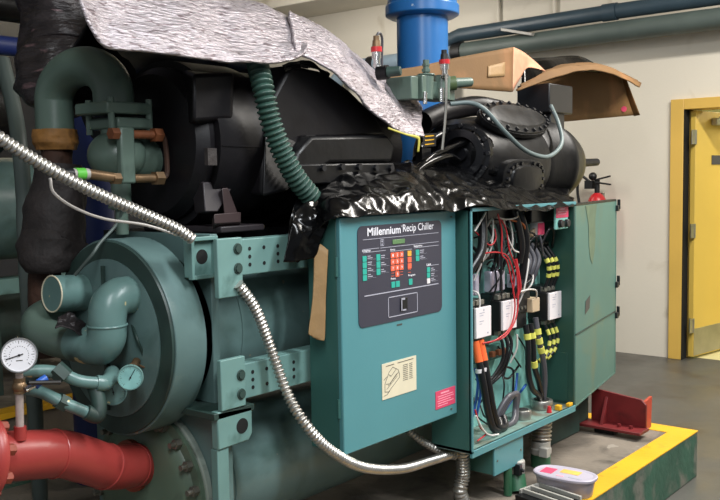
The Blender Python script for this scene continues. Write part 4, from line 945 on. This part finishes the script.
# striped metal part lying at the lower edge
it = thing('ribbed_bracket', 'black metal part with pale bars lying on the pad beside the tub', 'bracket', (3.10, 1.66, .232))
q0, qx, qy = V((3.05, 1.735, .232)), V((.155, -.03, 0)), V((-.045, -.20, 0))
obj('dark_base', MB().hexa([q0 + qx*a + qy*b + V((0,0,h)) for h in (0, .022) for b in (0, 1) for a in (0, 1)]), M['iron'], it, 0.002)
for k, a in enumerate((.30, .62, .95)):
    obj('pale_bar', MB().hexa([q0 + qx*(a-.04+s) + qy*b + V((0,0,h)) for h in (.022, .038) for b in (-.02, 1.02) for s in (0, .075)]), M['white_metal'], it, 0.001)
obj('end_bar', MB().hexa([q0 + qx*a + qy*(b) + V((0,0,h)) for h in (.004, .037) for b in (-.03, .02) for a in (.2, 1.05)]), M['white_metal'], it, 0.001)

# ------------------------------------------------------------------ compressors
c1 = thing('compressor', 'left black insulated compressor under the silver foil', 'compressor', (2.2, 2.28, 1.36))
YA, ZA = 2.32, 1.62
obj('motor_barrel', MB().lathe((1.77, YA, ZA), (1, 0, 0), [(0, .05), (.01, .16), (.02, .22), (.05, .24), (.055, .245), (.075, .245), (.0755, .268), (.295, .268), (.297, .255), (.45, .255), (.452, .272), (.50, .272), (.502, .25)], 60), M['rubber'], c1)
obj('seam', MB().box(1.85, 2.06, YA-.2705, YA-.255, ZA-.012, ZA-.008), M['rubber'], c1)
obj('bell_housing', MB().lathe((2.27, YA, ZA), (1, 0, 0), [(0, .255), (.06, .25), (.20, .185), (.26, .18), (.61, .18), (.62, .12)], 48), M['rubber'], c1)
obj('end_block', MB().hexa([(1.747, 2.060, 1.677), (1.905, 2.060, 1.692), (1.86, 2.25, 1.66), (2.05, 2.25, 1.66), (1.752, 2.060, 1.816), (1.914, 2.060, 1.835), (1.86, 2.25, 1.86), (2.05, 2.25, 1.86)]), M['rubber'], c1, 0.012, label='square block on the barrel')
# cylinder head facing the panel
hx = [(2.087, 2.000, 1.481), (2.123, 2.000, 1.590), (2.196, 2.000, 1.646), (2.605, 2.000, 1.661), (2.652, 2.000, 1.622), (2.627, 2.000, 1.564), (2.283, 2.000, 1.558)]
hd1 = obj('cylinder_head', MB().prism(hx, (0, .22, 0)), M['iron'], c1, 0.012)
hf = [(2.011, 2.050, 1.454), (2.038, 2.050, 1.726), (2.152, 2.050, 1.879), (2.328, 2.050, 1.868), (2.454, 2.050, 1.816), (2.600, 2.050, 1.735), (2.670, 2.050, 1.661), (2.192, 2.050, 1.635), (2.130, 2.050, 1.471)]
obj('side_cover', MB().prism(hf, (0, .2, 0)), M['rubber'], c1, 0.015)
obj('lower_facet', MB().hexa([(1.962, 2.000, 1.452), (2.083, 2.000, 1.472), (2.158, 2.200, 1.448), (2.291, 2.200, 1.469), (2.037, 2.055, 1.694), (2.202, 2.055, 1.639), (2.181, 2.200, 1.708), (2.358, 2.200, 1.648)]), M['iron'], c1, 0.01)
obj('head_flange', MB().prism([(2.120, 1.985, 1.554), (2.619, 1.985, 1.560), (2.642, 1.985, 1.505), (2.118, 1.985, 1.484)], (0, .2, 0)), M['iron'], c1, 0.006)
for k in range(5):
    x = 318 + 17.5*k
    a = V([(2.226, 1.985, 1.541), (2.322, 1.985, 1.545), (2.413, 1.985, 1.545), (2.507, 1.985, 1.542), (2.595, 1.985, 1.542)][k])
    obj('head_bolt', MB().cyl(a - V((0, .012, 0)), a, .012, n=6), M['black_bolt'], c1)
obj('foot', MB().box(1.845, 2.03, 2.06, 2.44, 1.345, 1.365).hexa([(1.791, 2.070, 1.412), (1.843, 2.070, 1.410), (1.86, 2.2, 1.40), (1.90, 2.2, 1.40), (1.813, 2.100, 1.501), (1.948, 2.100, 1.500), (1.86, 2.3, 1.52), (2.0, 2.3, 1.52)]), mat('purple_black_paint', '#2b2528', 0.5, var=.15), c1, 0.004)
gx = MB().hexa([(1.817, 2.060, 1.375), (1.927, 2.060, 1.375), (1.86, 2.12, 1.345), (1.97, 2.12, 1.345), (1.818, 2.060, 1.405), (1.928, 2.060, 1.407), (1.86, 2.12, 1.385), (1.97, 2.12, 1.385)])
gx.hexa([(1.867, 2.070, 1.403), (1.925, 2.070, 1.400), (1.885, 2.090, 1.402), (1.943, 2.090, 1.399), (1.861, 2.070, 1.482), (1.886, 2.070, 1.482), (1.879, 2.090, 1.482), (1.904, 2.090, 1.482)])
obj('foot_gusset', gx, mat('brown_black_paint', '#3a2c2c', 0.5, var=.2), c1, 0.003)
obj('paint_patch', MB().box(1.765, 1.80, 2.02, 2.035, 1.55, 1.60), M['foam_black'], c1)
tag(obj('lagged_header', MB().tube([(1.85, 2.62, 1.80), (2.3, 2.62, 1.82), (2.55, 2.62, 1.80), (2.66, 2.62, 1.7), (2.68, 2.62, 1.3)], .17, n=28, wob=.02, wfreq=9), M['rubber']), 'black lagged header behind the left compressor', 'insulation')
tag(obj('machine_saddle', MB().box(1.80, 4.15, 2.15, 2.6, 1.29, 1.345), M['iron']), 'black saddle plate carrying both compressors', 'plate')

c2 = thing('compressor', 'right black compressor with bolted covers under the cardboard', 'compressor', (3.8, 2.1, 1.345))
YA2, ZA2 = 2.12, 1.565
obj('motor_barrel', MB().lathe((3.72, YA2, ZA2), (1, 0, 0), [(0, .19), (.03, .20), (.22, .20), (.23, .207), (.26, .207), (.265, .2), (.34, .19), (.43, .16), (.49, .115), (.52, .07), (.525, .03)], 52), M['iron'], c2)
obj('shaft_stub', MB().cyl((4.23, YA2, ZA2), (4.62, YA2, ZA2+.012), .024, .020, 20).cyl((4.23, YA2, ZA2), (4.42, YA2, ZA2), .034, n=20), M['iron'], c2)
obj('crankcase', MB().lathe((3.16, YA2, ZA2), (1, 0, 0), [(0, .13), (.01, .16), (.06, .185), (.50, .2), (.58, .19)], 44), M['iron'], c2)
# oval cylinder cover, tilted up and to the front
cc, cn = V((3.53, 1.995, 1.765)), V((0, -.72, .69)).normalized()
ca = V((.96, .12, -.05)); ca = (ca - cn*ca.dot(cn)).normalized(); cb_ = cn.cross(ca)
def ellip(c, a, b, n=40): return [c + ca*math.cos(2*PI*k/n)*a + cb_*math.sin(2*PI*k/n)*b for k in range(n)]
obj('cylinder_bank', loft(MB(), [ellip(cc - cn*.20, .26, .085), ellip(cc - cn*.03, .275, .092), ellip(cc - cn*.028, .29, .104), ellip(cc - cn*.008, .29, .104)]), M['iron'], c2, angle=30)
obj('oval_cover', loft(MB(), [ellip(cc - cn*.008, .285, .100), ellip(cc, .283, .098), ellip(cc + cn*.006, .255, .076), ellip(cc + cn*.012, .24, .066)]), M['iron'], c2, angle=30)
for k in range(22):
    p = cc + ca*math.cos(2*PI*k/22)*.268 + cb_*math.sin(2*PI*k/22)*.087
    obj('cover_bolt', MB().cyl(p, p + cn*.012, .009, n=6), M['black_bolt'], c2)
# hand hole cover on the front
fn = V((0, -.97, -.12)).normalized()
fc_ = V((3.44, 1.905, 1.495)); fa = V((1, 0, 0)); fb_ = fn.cross(fa)
def fcov(s, o):
    pts = []
    for k in range(28):
        a = 2*PI*k/28; c, sn = math.cos(a), math.sin(a)
        pts.append(fc_ + fn*o + fa*math.copysign(abs(c)**.6, c)*.165*s + fb_*math.copysign(abs(sn)**.7, sn)*.075*s)
    return pts
obj('hand_hole_cover', loft(MB(), [fcov(1.08, -.10), fcov(1.08, -.004), fcov(1.0, 0), fcov(.8, .004), fcov(.76, .014), fcov(.70, .018)]), M['iron'], c2, angle=30)
for k in range(18):
    a = 2*PI*k/18; c, sn = math.cos(a), math.sin(a)
    p = fc_ + fa*math.copysign(abs(c)**.6, c)*.15 + fb_*math.copysign(abs(sn)**.7, sn)*.066
    obj('cover_bolt', MB().cyl(p, p + fn*.012, .009, n=6), M['black_bolt'], c2)
# glossy round end cover facing left
ec = V((3.10, 2.05, 1.60))
obj('end_cover', MB().lathe(ec + V((.10, 0, 0)), (-1, -.25, 0), [(0, .12), (.06, .125), (.062, .108), (.075, .100), (.077, .07), (.05, .06), (.052, .03), (.08, .028)], 40), mat('glossy_black_paint', '#101013', .22, var=.2), c2)
en = V((-1, -.25, 0)).normalized()
_, eu, ew = frame_from(en)
for k in range(12):
    a = 2*PI*k/12; p = ec + V((.10, 0, 0)) + en*.06 + (eu*math.cos(a) + ew*math.sin(a))*.117
    obj('cover_bolt', MB().cyl(p, p + en*.014, .009, n=6), M['black_bolt'], c2)
obj('shoulder', MB().hexa([(3.20, 1.93, 1.50), (3.30, 1.93, 1.50), (3.20, 2.1, 1.5), (3.30, 2.1, 1.5), (3.20, 1.95, 1.67), (3.28, 1.95, 1.66), (3.2, 2.1, 1.74), (3.30, 2.1, 1.74)]), M['plastic_bag'], c2, 0.03)
tb_ = MB().box(4.00, 4.25, 2.08, 2.26, 1.815, 1.955).box(4.05, 4.2, 2.1, 2.24, 1.70, 1.82)
obj('terminal_box', tb_, M['black_plastic'], c2, 0.006)
obj('lift_eye', MB().torus((3.90, 2.12, 1.775), (0, 1, 0), .018, .006, 16, 8), M['iron'], c2)
tag(obj('black_hose', MB().tube([(2.729, 1.980, 1.527), (2.840, 1.980, 1.579), (2.979, 2.000, 1.613), (3.187, 2.020, 1.658)], .012), M['plastic_bag']), 'glossy black hose in front of the round end cover', 'hose')
tag(obj('black_hose', MB().tube([(2.651, 1.960, 1.490), (2.778, 1.960, 1.552), (2.948, 1.970, 1.588), (3.065, 2.000, 1.574)], .011), M['plastic_bag']), 'glossy black hose lower left of the round end cover', 'hose')
tag(obj('black_hose', MB().tube([(2.943, 2.100, 1.623), (3.085, 2.100, 1.679), (3.274, 2.100, 1.714), (3.478, 2.100, 1.712)], .013), M['cable']), 'black hose arching above the round end cover', 'hose')
tag(obj('black_pipe', MB().tube([(3.107, 2.200, 1.738), (3.272, 2.200, 1.787), (3.514, 2.200, 1.826), (3.650, 2.150, 1.812)], .045, n=20), M['rubber']), 'black lagged pipe behind the green valves', 'pipe')
tag(obj('black_pipe', MB().tube([(3.242, 2.250, 1.560), (3.349, 2.280, 1.672), (3.798, 2.350, 1.710), (4.281, 2.400, 1.752)], .09, n=20), M['rubber']), 'fat black lagged pipe between the two compressors', 'pipe')
nt_ = thing('name_plate', 'small black plate with yellow lines between the compressors', 'plate', (2.86, 2.0, 1.66))
obj('plate_body', MB().hexa([(2.823, 2.000, 1.622), (2.910, 2.000, 1.627), (2.831, 2.006, 1.622), (2.919, 2.006, 1.627), (2.824, 2.000, 1.671), (2.911, 2.000, 1.677), (2.832, 2.006, 1.671), (2.920, 2.006, 1.678)]), M['black_plastic'], nt_)
obj('post', MB().box(2.83, 2.89, 2.01, 2.04, 1.345, 1.62), M['iron'], nt_)
yl = MB()
for k in range(3):
    yl.hexa([(2.834, 1.998, 1.629) if k == 0 else (2.834, 1.998, 1.645) if k == 1 else (2.834, 1.998, 1.660), (2.894, 1.998, 1.635) if k == 0 else (2.894, 1.998, 1.650) if k == 1 else (2.895, 1.998, 1.665), (2.835, 2.000, 1.629) if k == 0 else (2.836, 2.000, 1.645) if k == 1 else (2.836, 2.000, 1.660), (2.896, 2.000, 1.635) if k == 0 else (2.896, 2.000, 1.650) if k == 1 else (2.896, 2.000, 1.665),
             (2.834, 1.998, 1.633) if k == 0 else (2.834, 1.998, 1.648) if k == 1 else (2.834, 1.998, 1.664), (2.894, 1.998, 1.638) if k == 0 else (2.895, 1.998, 1.654) if k == 1 else (2.895, 1.998, 1.669), (2.835, 2.000, 1.633) if k == 0 else (2.836, 2.000, 1.649) if k == 1 else (2.836, 2.000, 1.664), (2.896, 2.000, 1.638) if k == 0 else (2.896, 2.000, 1.654) if k == 1 else (2.896, 2.000, 1.669)])
obj('yellow_print', yl, M['yellow_paint'], nt_)

# green valve set and sensors
gv = thing('valve_block', 'teal valve block with capped stems in front of the cardboard', 'valve', (2.98, 2.05, 1.78))
YG = 2.06
def px_box(mb, lo, hi, y0, y1):                               # lo = lower left, hi = upper right corner on the front plane
    mb.box(lo[0], hi[0], y0, y1, lo[2], hi[2]); return mb
gb = MB()
px_box(gb, (2.751, 2.020, 1.800), (2.797, 2.020, 1.885), 2.0, 2.12); px_box(gb, (2.808, 2.020, 1.803), (2.836, 2.020, 1.892), 1.99, 2.13); px_box(gb, (2.834, 2.020, 1.812), (3.077, 2.020, 1.879), 2.02, 2.12)
obj('block', gb, M['green_pipe'], gv, 0.003)
gb = MB().cyl((2.867, 2.020, 1.803), (2.876, 2.020, 1.895), .030, n=20).cyl((2.977, 2.020, 1.809), (2.985, 2.020, 1.903), .034, n=20)
gb.cyl((2.876, 2.020, 1.895), (2.876, 2.020, 1.903), .034, n=20)
obj('stem_housing', gb, M['green_pipe'], gv, 0.003)
obj('stem', MB().cyl((2.876, 2.020, 1.895), (2.877, 2.020, 1.956), .012, n=12).cyl((2.876, 2.020, 1.910), (2.876, 2.020, 1.922), .018, n=6).cyl((2.876, 2.020, 1.933), (2.876, 2.020, 1.941), .016, n=6), M['green_pipe'], gv)
obj('cap', MB().cyl((3.041, 2.010, 1.879), (3.134, 1.980, 1.888), .021, .018, 18), M['green_pipe'], gv, 0.003)
obj('cap_neck', MB().cyl((3.028, 2.030, 1.876), (3.054, 2.000, 1.880), .028, n=18), mat('olive_paint', '#4f5f3c', .5, var=.15), gv)
obj('silver_stem', MB().cyl((2.926, 1.985, 1.850), (2.925, 1.985, 1.796), .012, n=12).cyl((2.818, 1.985, 1.828), (2.817, 1.985, 1.783), .008, n=12), M['chrome'], gv)
gc2 = MB().cyl((2.669, 2.050, 1.896), (2.688, 2.000, 1.897), .020, .017, 18)
cpx = thing('stop_valve', 'single teal capped stem poking out beside the foil edge', 'valve', (2.72, 2.05, 1.9))
obj('cap', gc2, M['teal_dark'], cpx, 0.003); obj('neck', MB().cyl((2.666, 2.090, 1.895), (2.675, 2.050, 1.896), .027, n=16), M['iron'], cpx)
def sensor(name_label, base, top, frac):
    b_, t_ = V(base), V(top); d_ = t_ - b_
    s = thing('pressure_sensor', name_label, 'sensor', base)
    obj('steel_body', MB().cyl(b_, b_ + d_*.30, .013, n=12).cyl(b_ + d_*.02, b_ + d_*.12, .017, n=6).cyl(b_ + d_*.3, b_ + d_*.5, .018, n=16), M['chrome'], s)
    obj('red_band', MB().cyl(b_ + d_*.50, b_ + d_*.66, .021, n=18), M['ext_red'], s, label='red band')
    obj('cap', MB().cyl(b_ + d_*.66, b_ + d_*.86, .016, .014, 16).cyl(b_ + d_*.86, t_, .011, n=12), M['brass'] if frac else M['black_plastic'], s)
    return s
sensor('red banded pressure sensor behind the silver foil', (2.673, 2.100, 1.915), (2.670, 2.100, 2.033), 1)
sensor('red banded pressure sensor on the teal valve block', (2.961, 1.990, 1.891), (2.956, 1.990, 1.999), 0)
tag(obj('sensor_lead', MB().tube([(2.670, 2.100, 2.029), (2.688, 2.100, 2.046), (2.719, 2.110, 2.032), (2.730, 2.120, 1.971), (2.729, 2.120, 1.922)], .005, n=8), M['cable_grey']), 'grey lead curling from the sensor behind the foil', 'cable')
tag(obj('capillary_tube', MB().tube([(2.946, 1.975, 1.904), (2.938, 1.970, 1.823), (2.929, 1.970, 1.726), (2.907, 1.970, 1.611)], .0055, n=8), M['steel']), 'straight steel capillary tube below the valve block', 'tube')
tag(obj('grey_hose', MB().tube([(3.010, 2.000, 1.794), (3.078, 1.950, 1.799), (3.109, 1.900, 1.770), (3.196, 1.860, 1.684), (3.341, 1.850, 1.613), (3.535, 1.860, 1.587), (3.666, 1.870, 1.615), (3.754, 1.890, 1.666), (3.813, 1.940, 1.752), (3.899, 2.020, 1.835)], .0095, n=10), mat('grey_hose_rubber', '#5f6c6c', .45)), 'grey hose drooping across the right compressor', 'hose')

# cardboard over the right compressor
cbd = thing('cardboard_carton', 'flattened brown cardboard carton lying over the right compressor', 'carton', (3.8, 2.2, 1.93))
obj('front_panel', MB().sheet([[(2.897, 2.220, 1.933), (3.103, 2.210, 1.970), (3.393, 2.200, 2.033), (3.858, 2.200, 2.124)], [(2.869, 2.200, 1.870), (3.074, 2.190, 1.892), (3.330, 2.160, 1.891), (3.760, 2.150, 1.901)]], 30, 8, amp=.003, freq=5), M['card'], cbd, solid=.006)
obj('torn_corner', MB().sheet([[(3.858, 2.200, 2.124), (4.027, 2.240, 2.121), (4.176, 2.260, 2.093), (4.191, 2.200, 2.033)], [(3.760, 2.150, 1.901), (3.915, 2.200, 1.972), (4.067, 2.240, 2.046), (4.187, 2.220, 2.045)]], 14, 6), M['card_torn'], cbd, solid=.006)
obj('front_flap', MB().sheet([[(3.797, 2.150, 1.913), (4.029, 2.120, 2.013), (4.314, 2.100, 2.065), (4.676, 2.100, 2.096), (5.223, 2.120, 2.040)], [(3.789, 2.140, 1.907), (4.002, 2.090, 1.970), (4.288, 2.060, 2.034), (4.612, 2.060, 2.055), (5.111, 2.080, 2.012)]], 34, 6, amp=.006, freq=8), M['card'], cbd, solid=.006)
obj('top_flap', MB().sheet([[(4.053, 2.160, 1.999), (4.153, 2.130, 2.029), (4.334, 2.110, 2.068), (4.698, 2.110, 2.099), (5.248, 2.130, 2.043)], [(4.409, 2.320, 2.072), (4.594, 2.350, 2.106), (4.825, 2.380, 2.146), (5.286, 2.420, 2.190), (6.071, 2.500, 2.158)]], 34, 8, amp=.008, freq=6), M['card'], cbd, solid=.006)
obj('side_panel', MB().sheet([[(4.353, 2.440, 2.003), (4.819, 2.440, 2.128), (5.418, 2.440, 2.179), (5.727, 2.440, 2.160)], [(4.335, 2.400, 1.786), (4.742, 2.400, 1.813), (5.348, 2.400, 1.862), (5.867, 2.400, 1.904)]], 24, 8, amp=.004), M['card'], cbd, solid=.006)
obj('folded_edge', MB().sheet([[(5.640, 2.430, 2.171), (5.649, 2.400, 2.144)], [(5.800, 2.400, 1.894), (5.802, 2.360, 1.899)]], 4, 10), M['card'], cbd, solid=.006)
obj('red_mark', MB().cyl((5.602, 2.385, 1.929), (5.618, 2.392, 1.930), .018, n=14), M['pink'], cbd)
obj('packing_tape', MB().sheet([[(3.589, 2.176, 2.009), (3.744, 2.178, 2.041)], [(3.563, 2.161, 1.956), (3.715, 2.161, 1.972)]], 6, 4), M['tape'], cbd, solid=.002)
tag(obj('black_cover', MB().sheet([[(4.472, 2.500, 2.159), (4.812, 2.500, 2.190), (5.135, 2.500, 2.233), (5.461, 2.500, 2.207)], [(4.382, 2.450, 1.974), (4.658, 2.420, 2.057), (4.971, 2.420, 2.116), (5.316, 2.420, 2.144)]], 20, 6, amp=.01), M['plastic_bag'], None, solid=.01), 'hump of black plastic showing above the cardboard', 'cover')

# silver foil insulation over the left compressor
f1 = MB().sheet([[(1.300, 1.930, 1.942), (1.325, 1.930, 1.887), (1.364, 1.930, 1.845), (1.467, 1.930, 1.841), (1.564, 1.930, 1.840), (1.695, 1.940, 1.840), (1.827, 1.940, 1.841), (1.960, 1.950, 1.856), (2.080, 1.960, 1.877), (2.163, 1.980, 1.915)],
                 [(1.331, 2.000, 2.000), (1.370, 2.000, 1.966), (1.435, 2.000, 1.945), (1.524, 2.000, 1.941), (1.624, 2.000, 1.937), (1.759, 2.010, 1.932), (1.905, 2.020, 1.932), (2.034, 2.030, 1.935), (2.153, 2.040, 1.939), (2.224, 2.040, 1.940)],
                 [(1.450, 2.200, 2.139), (1.528, 2.200, 2.115), (1.611, 2.200, 2.107), (1.717, 2.200, 2.101), (1.830, 2.200, 2.101), (1.971, 2.200, 2.094), (2.106, 2.200, 2.088), (2.217, 2.200, 2.077), (2.304, 2.200, 2.051), (2.394, 2.200, 1.988)],
                 [(1.682, 2.500, 2.202), (1.773, 2.500, 2.186), (1.870, 2.500, 2.176), (1.992, 2.500, 2.162), (2.123, 2.500, 2.162), (2.287, 2.500, 2.150), (2.444, 2.500, 2.138), (2.573, 2.500, 2.128), (2.675, 2.500, 2.101), (2.755, 2.500, 2.022)]], 90, 36, amp=.010, freq=7, ridge=.006)
tag(obj('foil_sheet', f1, M['foil'], None, solid=.008, angle=70), 'left silver bubble foil sheet draped highest over the compressor', 'insulation sheet')
f2 = MB().sheet([[(2.108, 1.990, 1.904), (2.171, 1.970, 1.886), (2.246, 1.960, 1.857), (2.336, 1.960, 1.811), (2.452, 1.960, 1.741), (2.594, 1.960, 1.680), (2.697, 1.960, 1.665), (2.767, 1.960, 1.653)],
                 [(2.175, 2.060, 1.979), (2.260, 2.050, 1.955), (2.361, 2.050, 1.932), (2.467, 2.050, 1.893), (2.590, 2.050, 1.832), (2.721, 2.050, 1.774), (2.809, 2.050, 1.737), (2.853, 2.030, 1.711)],
                 [(2.326, 2.220, 2.087), (2.413, 2.220, 2.070), (2.520, 2.220, 2.044), (2.632, 2.220, 2.001), (2.781, 2.220, 1.928), (2.916, 2.210, 1.890), (3.003, 2.200, 1.859), (3.030, 2.160, 1.798)],
                 [(2.664, 2.500, 2.131), (2.764, 2.500, 2.112), (2.887, 2.500, 2.077), (3.016, 2.500, 2.023), (3.174, 2.500, 1.941), (3.268, 2.450, 1.873), (3.305, 2.400, 1.819), (3.256, 2.300, 1.758)]], 80, 32, amp=.010, freq=8, ridge=.006, seed=4)
tag(obj('foil_sheet', f2, M['foil'], None, solid=.008, angle=70), 'right silver bubble foil sheet sloping down towards the blue pipe', 'insulation sheet')
tag(obj('yellow_strap', MB().sheet([[(2.547, 1.955, 1.685), (2.647, 1.955, 1.667), (2.728, 1.955, 1.659), (2.740, 1.955, 1.641), (2.740, 1.960, 1.600)], [(2.547, 1.955, 1.678), (2.647, 1.955, 1.660), (2.721, 1.955, 1.648), (2.728, 1.955, 1.637), (2.728, 1.960, 1.600)]], 30, 2), mat('yellow_tape', '#b9b04a', .5), None, solid=.002), 'thin yellow strap hanging from the foil tip', 'strap')
tag(obj('black_sheet', MB().sheet([[(2.099, 2.030, 1.867), (2.149, 2.020, 1.883), (2.214, 2.010, 1.888), (2.292, 2.000, 1.854)], [(2.128, 2.050, 1.845), (2.179, 2.040, 1.868), (2.257, 2.040, 1.875), (2.315, 2.030, 1.839)]], 20, 8, amp=.01, freq=20), M['plastic_bag'], None, solid=.003), 'flap of black plastic where the two foil sheets meet', 'sheet')
tag(obj('dark_foil_sheet', MB().sheet([[(1.676, 2.680, 1.778), (1.697, 2.600, 1.903), (1.724, 2.550, 1.996), (1.750, 2.500, 2.088)], [(1.867, 2.750, 1.760), (1.900, 2.700, 1.897), (1.873, 2.600, 1.969), (1.844, 2.500, 2.037)]], 24, 14, amp=.02, freq=9), M['rubber'], None, solid=.006), 'dark sheet behind the arched pipe under the foil', 'sheet')

# black plastic film over the panel and cabinet
bag = MB().sheet([
    [(1.990, 1.930, 1.270), (2.031, 1.910, 1.249), (2.062, 1.860, 1.342), (2.082, 1.820, 1.373), (2.139, 1.795, 1.380), (2.290, 1.795, 1.383), (2.505, 1.790, 1.381), (2.691, 1.770, 1.385), (2.834, 1.755, 1.394), (3.005, 1.750, 1.377), (3.201, 1.750, 1.359), (3.387, 1.750, 1.360), (3.590, 1.755, 1.369)],
    [(2.022, 1.950, 1.354), (2.056, 1.930, 1.359), (2.098, 1.900, 1.402), (2.130, 1.860, 1.429), (2.216, 1.850, 1.437), (2.372, 1.850, 1.442), (2.576, 1.840, 1.441), (2.789, 1.830, 1.436), (2.939, 1.820, 1.432), (3.126, 1.820, 1.420), (3.329, 1.820, 1.407), (3.523, 1.820, 1.410), (3.723, 1.820, 1.405)],
    [(2.083, 1.980, 1.427), (2.130, 1.980, 1.438), (2.198, 1.980, 1.463), (2.256, 1.960, 1.482), (2.348, 1.950, 1.494), (2.500, 1.940, 1.506), (2.717, 1.940, 1.519), (2.942, 1.930, 1.502), (3.101, 1.920, 1.477), (3.281, 1.910, 1.466), (3.475, 1.900, 1.446), (3.677, 1.900, 1.442), (3.855, 1.900, 1.429)],
    [(2.175, 2.030, 1.470), (2.226, 2.040, 1.483), (2.298, 2.050, 1.505), (2.382, 2.050, 1.522), (2.491, 2.050, 1.536), (2.655, 2.040, 1.554), (2.844, 2.030, 1.566), (3.080, 2.020, 1.542), (3.231, 2.000, 1.500), (3.401, 1.980, 1.482), (3.603, 1.970, 1.457), (3.813, 1.970, 1.444), (3.955, 1.970, 1.432)]], 170, 56, amp=.014, freq=7, ridge=.017, seed=2)
tag(obj('plastic_sheet', bag, M['plastic_bag'], None, solid=.002, angle=60), 'crumpled glossy black plastic sheet draped over the control panel top', 'plastic sheet')
tag(obj('plastic_tail', MB().sheet([[(1.946, 1.900, 1.256), (1.988, 1.900, 1.366), (2.047, 1.920, 1.425), (2.142, 1.930, 1.445)], [(1.987, 1.885, 1.254), (2.015, 1.880, 1.335), (2.057, 1.880, 1.385), (2.114, 1.880, 1.408)], [(2.072, 1.880, 1.260), (2.085, 1.865, 1.316), (2.109, 1.860, 1.358), (2.138, 1.860, 1.395)]], 44, 26, amp=.014, freq=8, ridge=.012, seed=5), M['plastic_bag'], None, solid=.002, angle=60), 'tail of black plastic hanging beside the control panel over the upper rail', 'plastic sheet')
tag(obj('cardboard_strip', MB().sheet([[(2.070, 1.885, 1.297), (2.086, 1.875, 1.303), (2.107, 1.860, 1.283)], [(2.061, 1.885, 1.160), (2.078, 1.875, 1.159), (2.096, 1.862, 1.149)], [(2.039, 1.885, 1.037), (2.061, 1.880, 1.028), (2.087, 1.862, 1.020)], [(2.038, 1.885, 1.025), (2.065, 1.880, 1.006), (2.082, 1.862, 0.999)]], 10, 20, amp=.003, freq=20), M['tape'], None, solid=.003), 'narrow tan cardboard strip hanging beside the control panel', 'strip')

# ------------------------------------------------------------------ light
def area(loc, target, sx, sy, power, color):
    l = bpy.data.lights.new('strip', 'AREA'); l.shape = 'RECTANGLE'; l.size = sx; l.size_y = sy; l.energy = power; l.color = color
    o = bpy.data.objects.new('strip_or_fill_light', l); COL.objects.link(o)
    o.location = loc
    o.rotation_euler = (V(target) - V(loc)).to_track_quat('-Z', 'Y').to_euler()
    return o
warm = (1.0, .95, .88)
cool = (.93, .97, 1.0)
area((5.0, 0.3, 3.8), (5.0, 0.3, 0), 0.35, 2.4, 290, warm)
area((2.3, -0.6, 3.7), (2.3, -0.6, 0), 0.35, 2.4, 195, cool)
area((0.2, 0.3, 3.0), (1.6, 2.2, 1.2), 0.3, 1.6, 52, cool)  # unseen fill added to brighten the drum side, not a fitting
area((4.9, 5.2, 3.3), (7.2, 4.6, 2.75), 0.3, 2.4, 75, warm)  # unseen light added to wash the upper back wall, no fitting there
area((9.0, 1.6, 2.6), (9.0, 1.6, 0), 1.2, 1.2, 85, (1, .96, .82))
wd = bpy.data.worlds.new('world'); scene.world = wd; wd.use_nodes = True
wd.node_tree.nodes['Background'].inputs['Color'].default_value = (.75, .8, .85, 1)
wd.node_tree.nodes['Background'].inputs['Strength'].default_value = 0.36

# ------------------------------------------------------------------ camera
cam = bpy.data.cameras.new('camera'); co = bpy.data.objects.new('camera', cam); COL.objects.link(co)
cam.lens = 45.0; cam.sensor_width = 36.0; cam.clip_start = 0.05
R_, U_, F_ = V((0.633726, -0.773404, -0.015453)), V((0.069751, 0.037236, 0.996869)), V((0.770407, 0.632819, -0.077544))
mw = Matrix(((R_.x, U_.x, -F_.x, 0), (R_.y, U_.y, -F_.y, 0), (R_.z, U_.z, -F_.z, 1.5), (0, 0, 0, 1)))
co.matrix_world = mw
scene.camera = co
scene.view_settings.view_transform = 'Standard'
scene.view_settings.look = 'None'
scene.view_settings.gamma = 1.0
scene.view_settings.exposure = -0.15
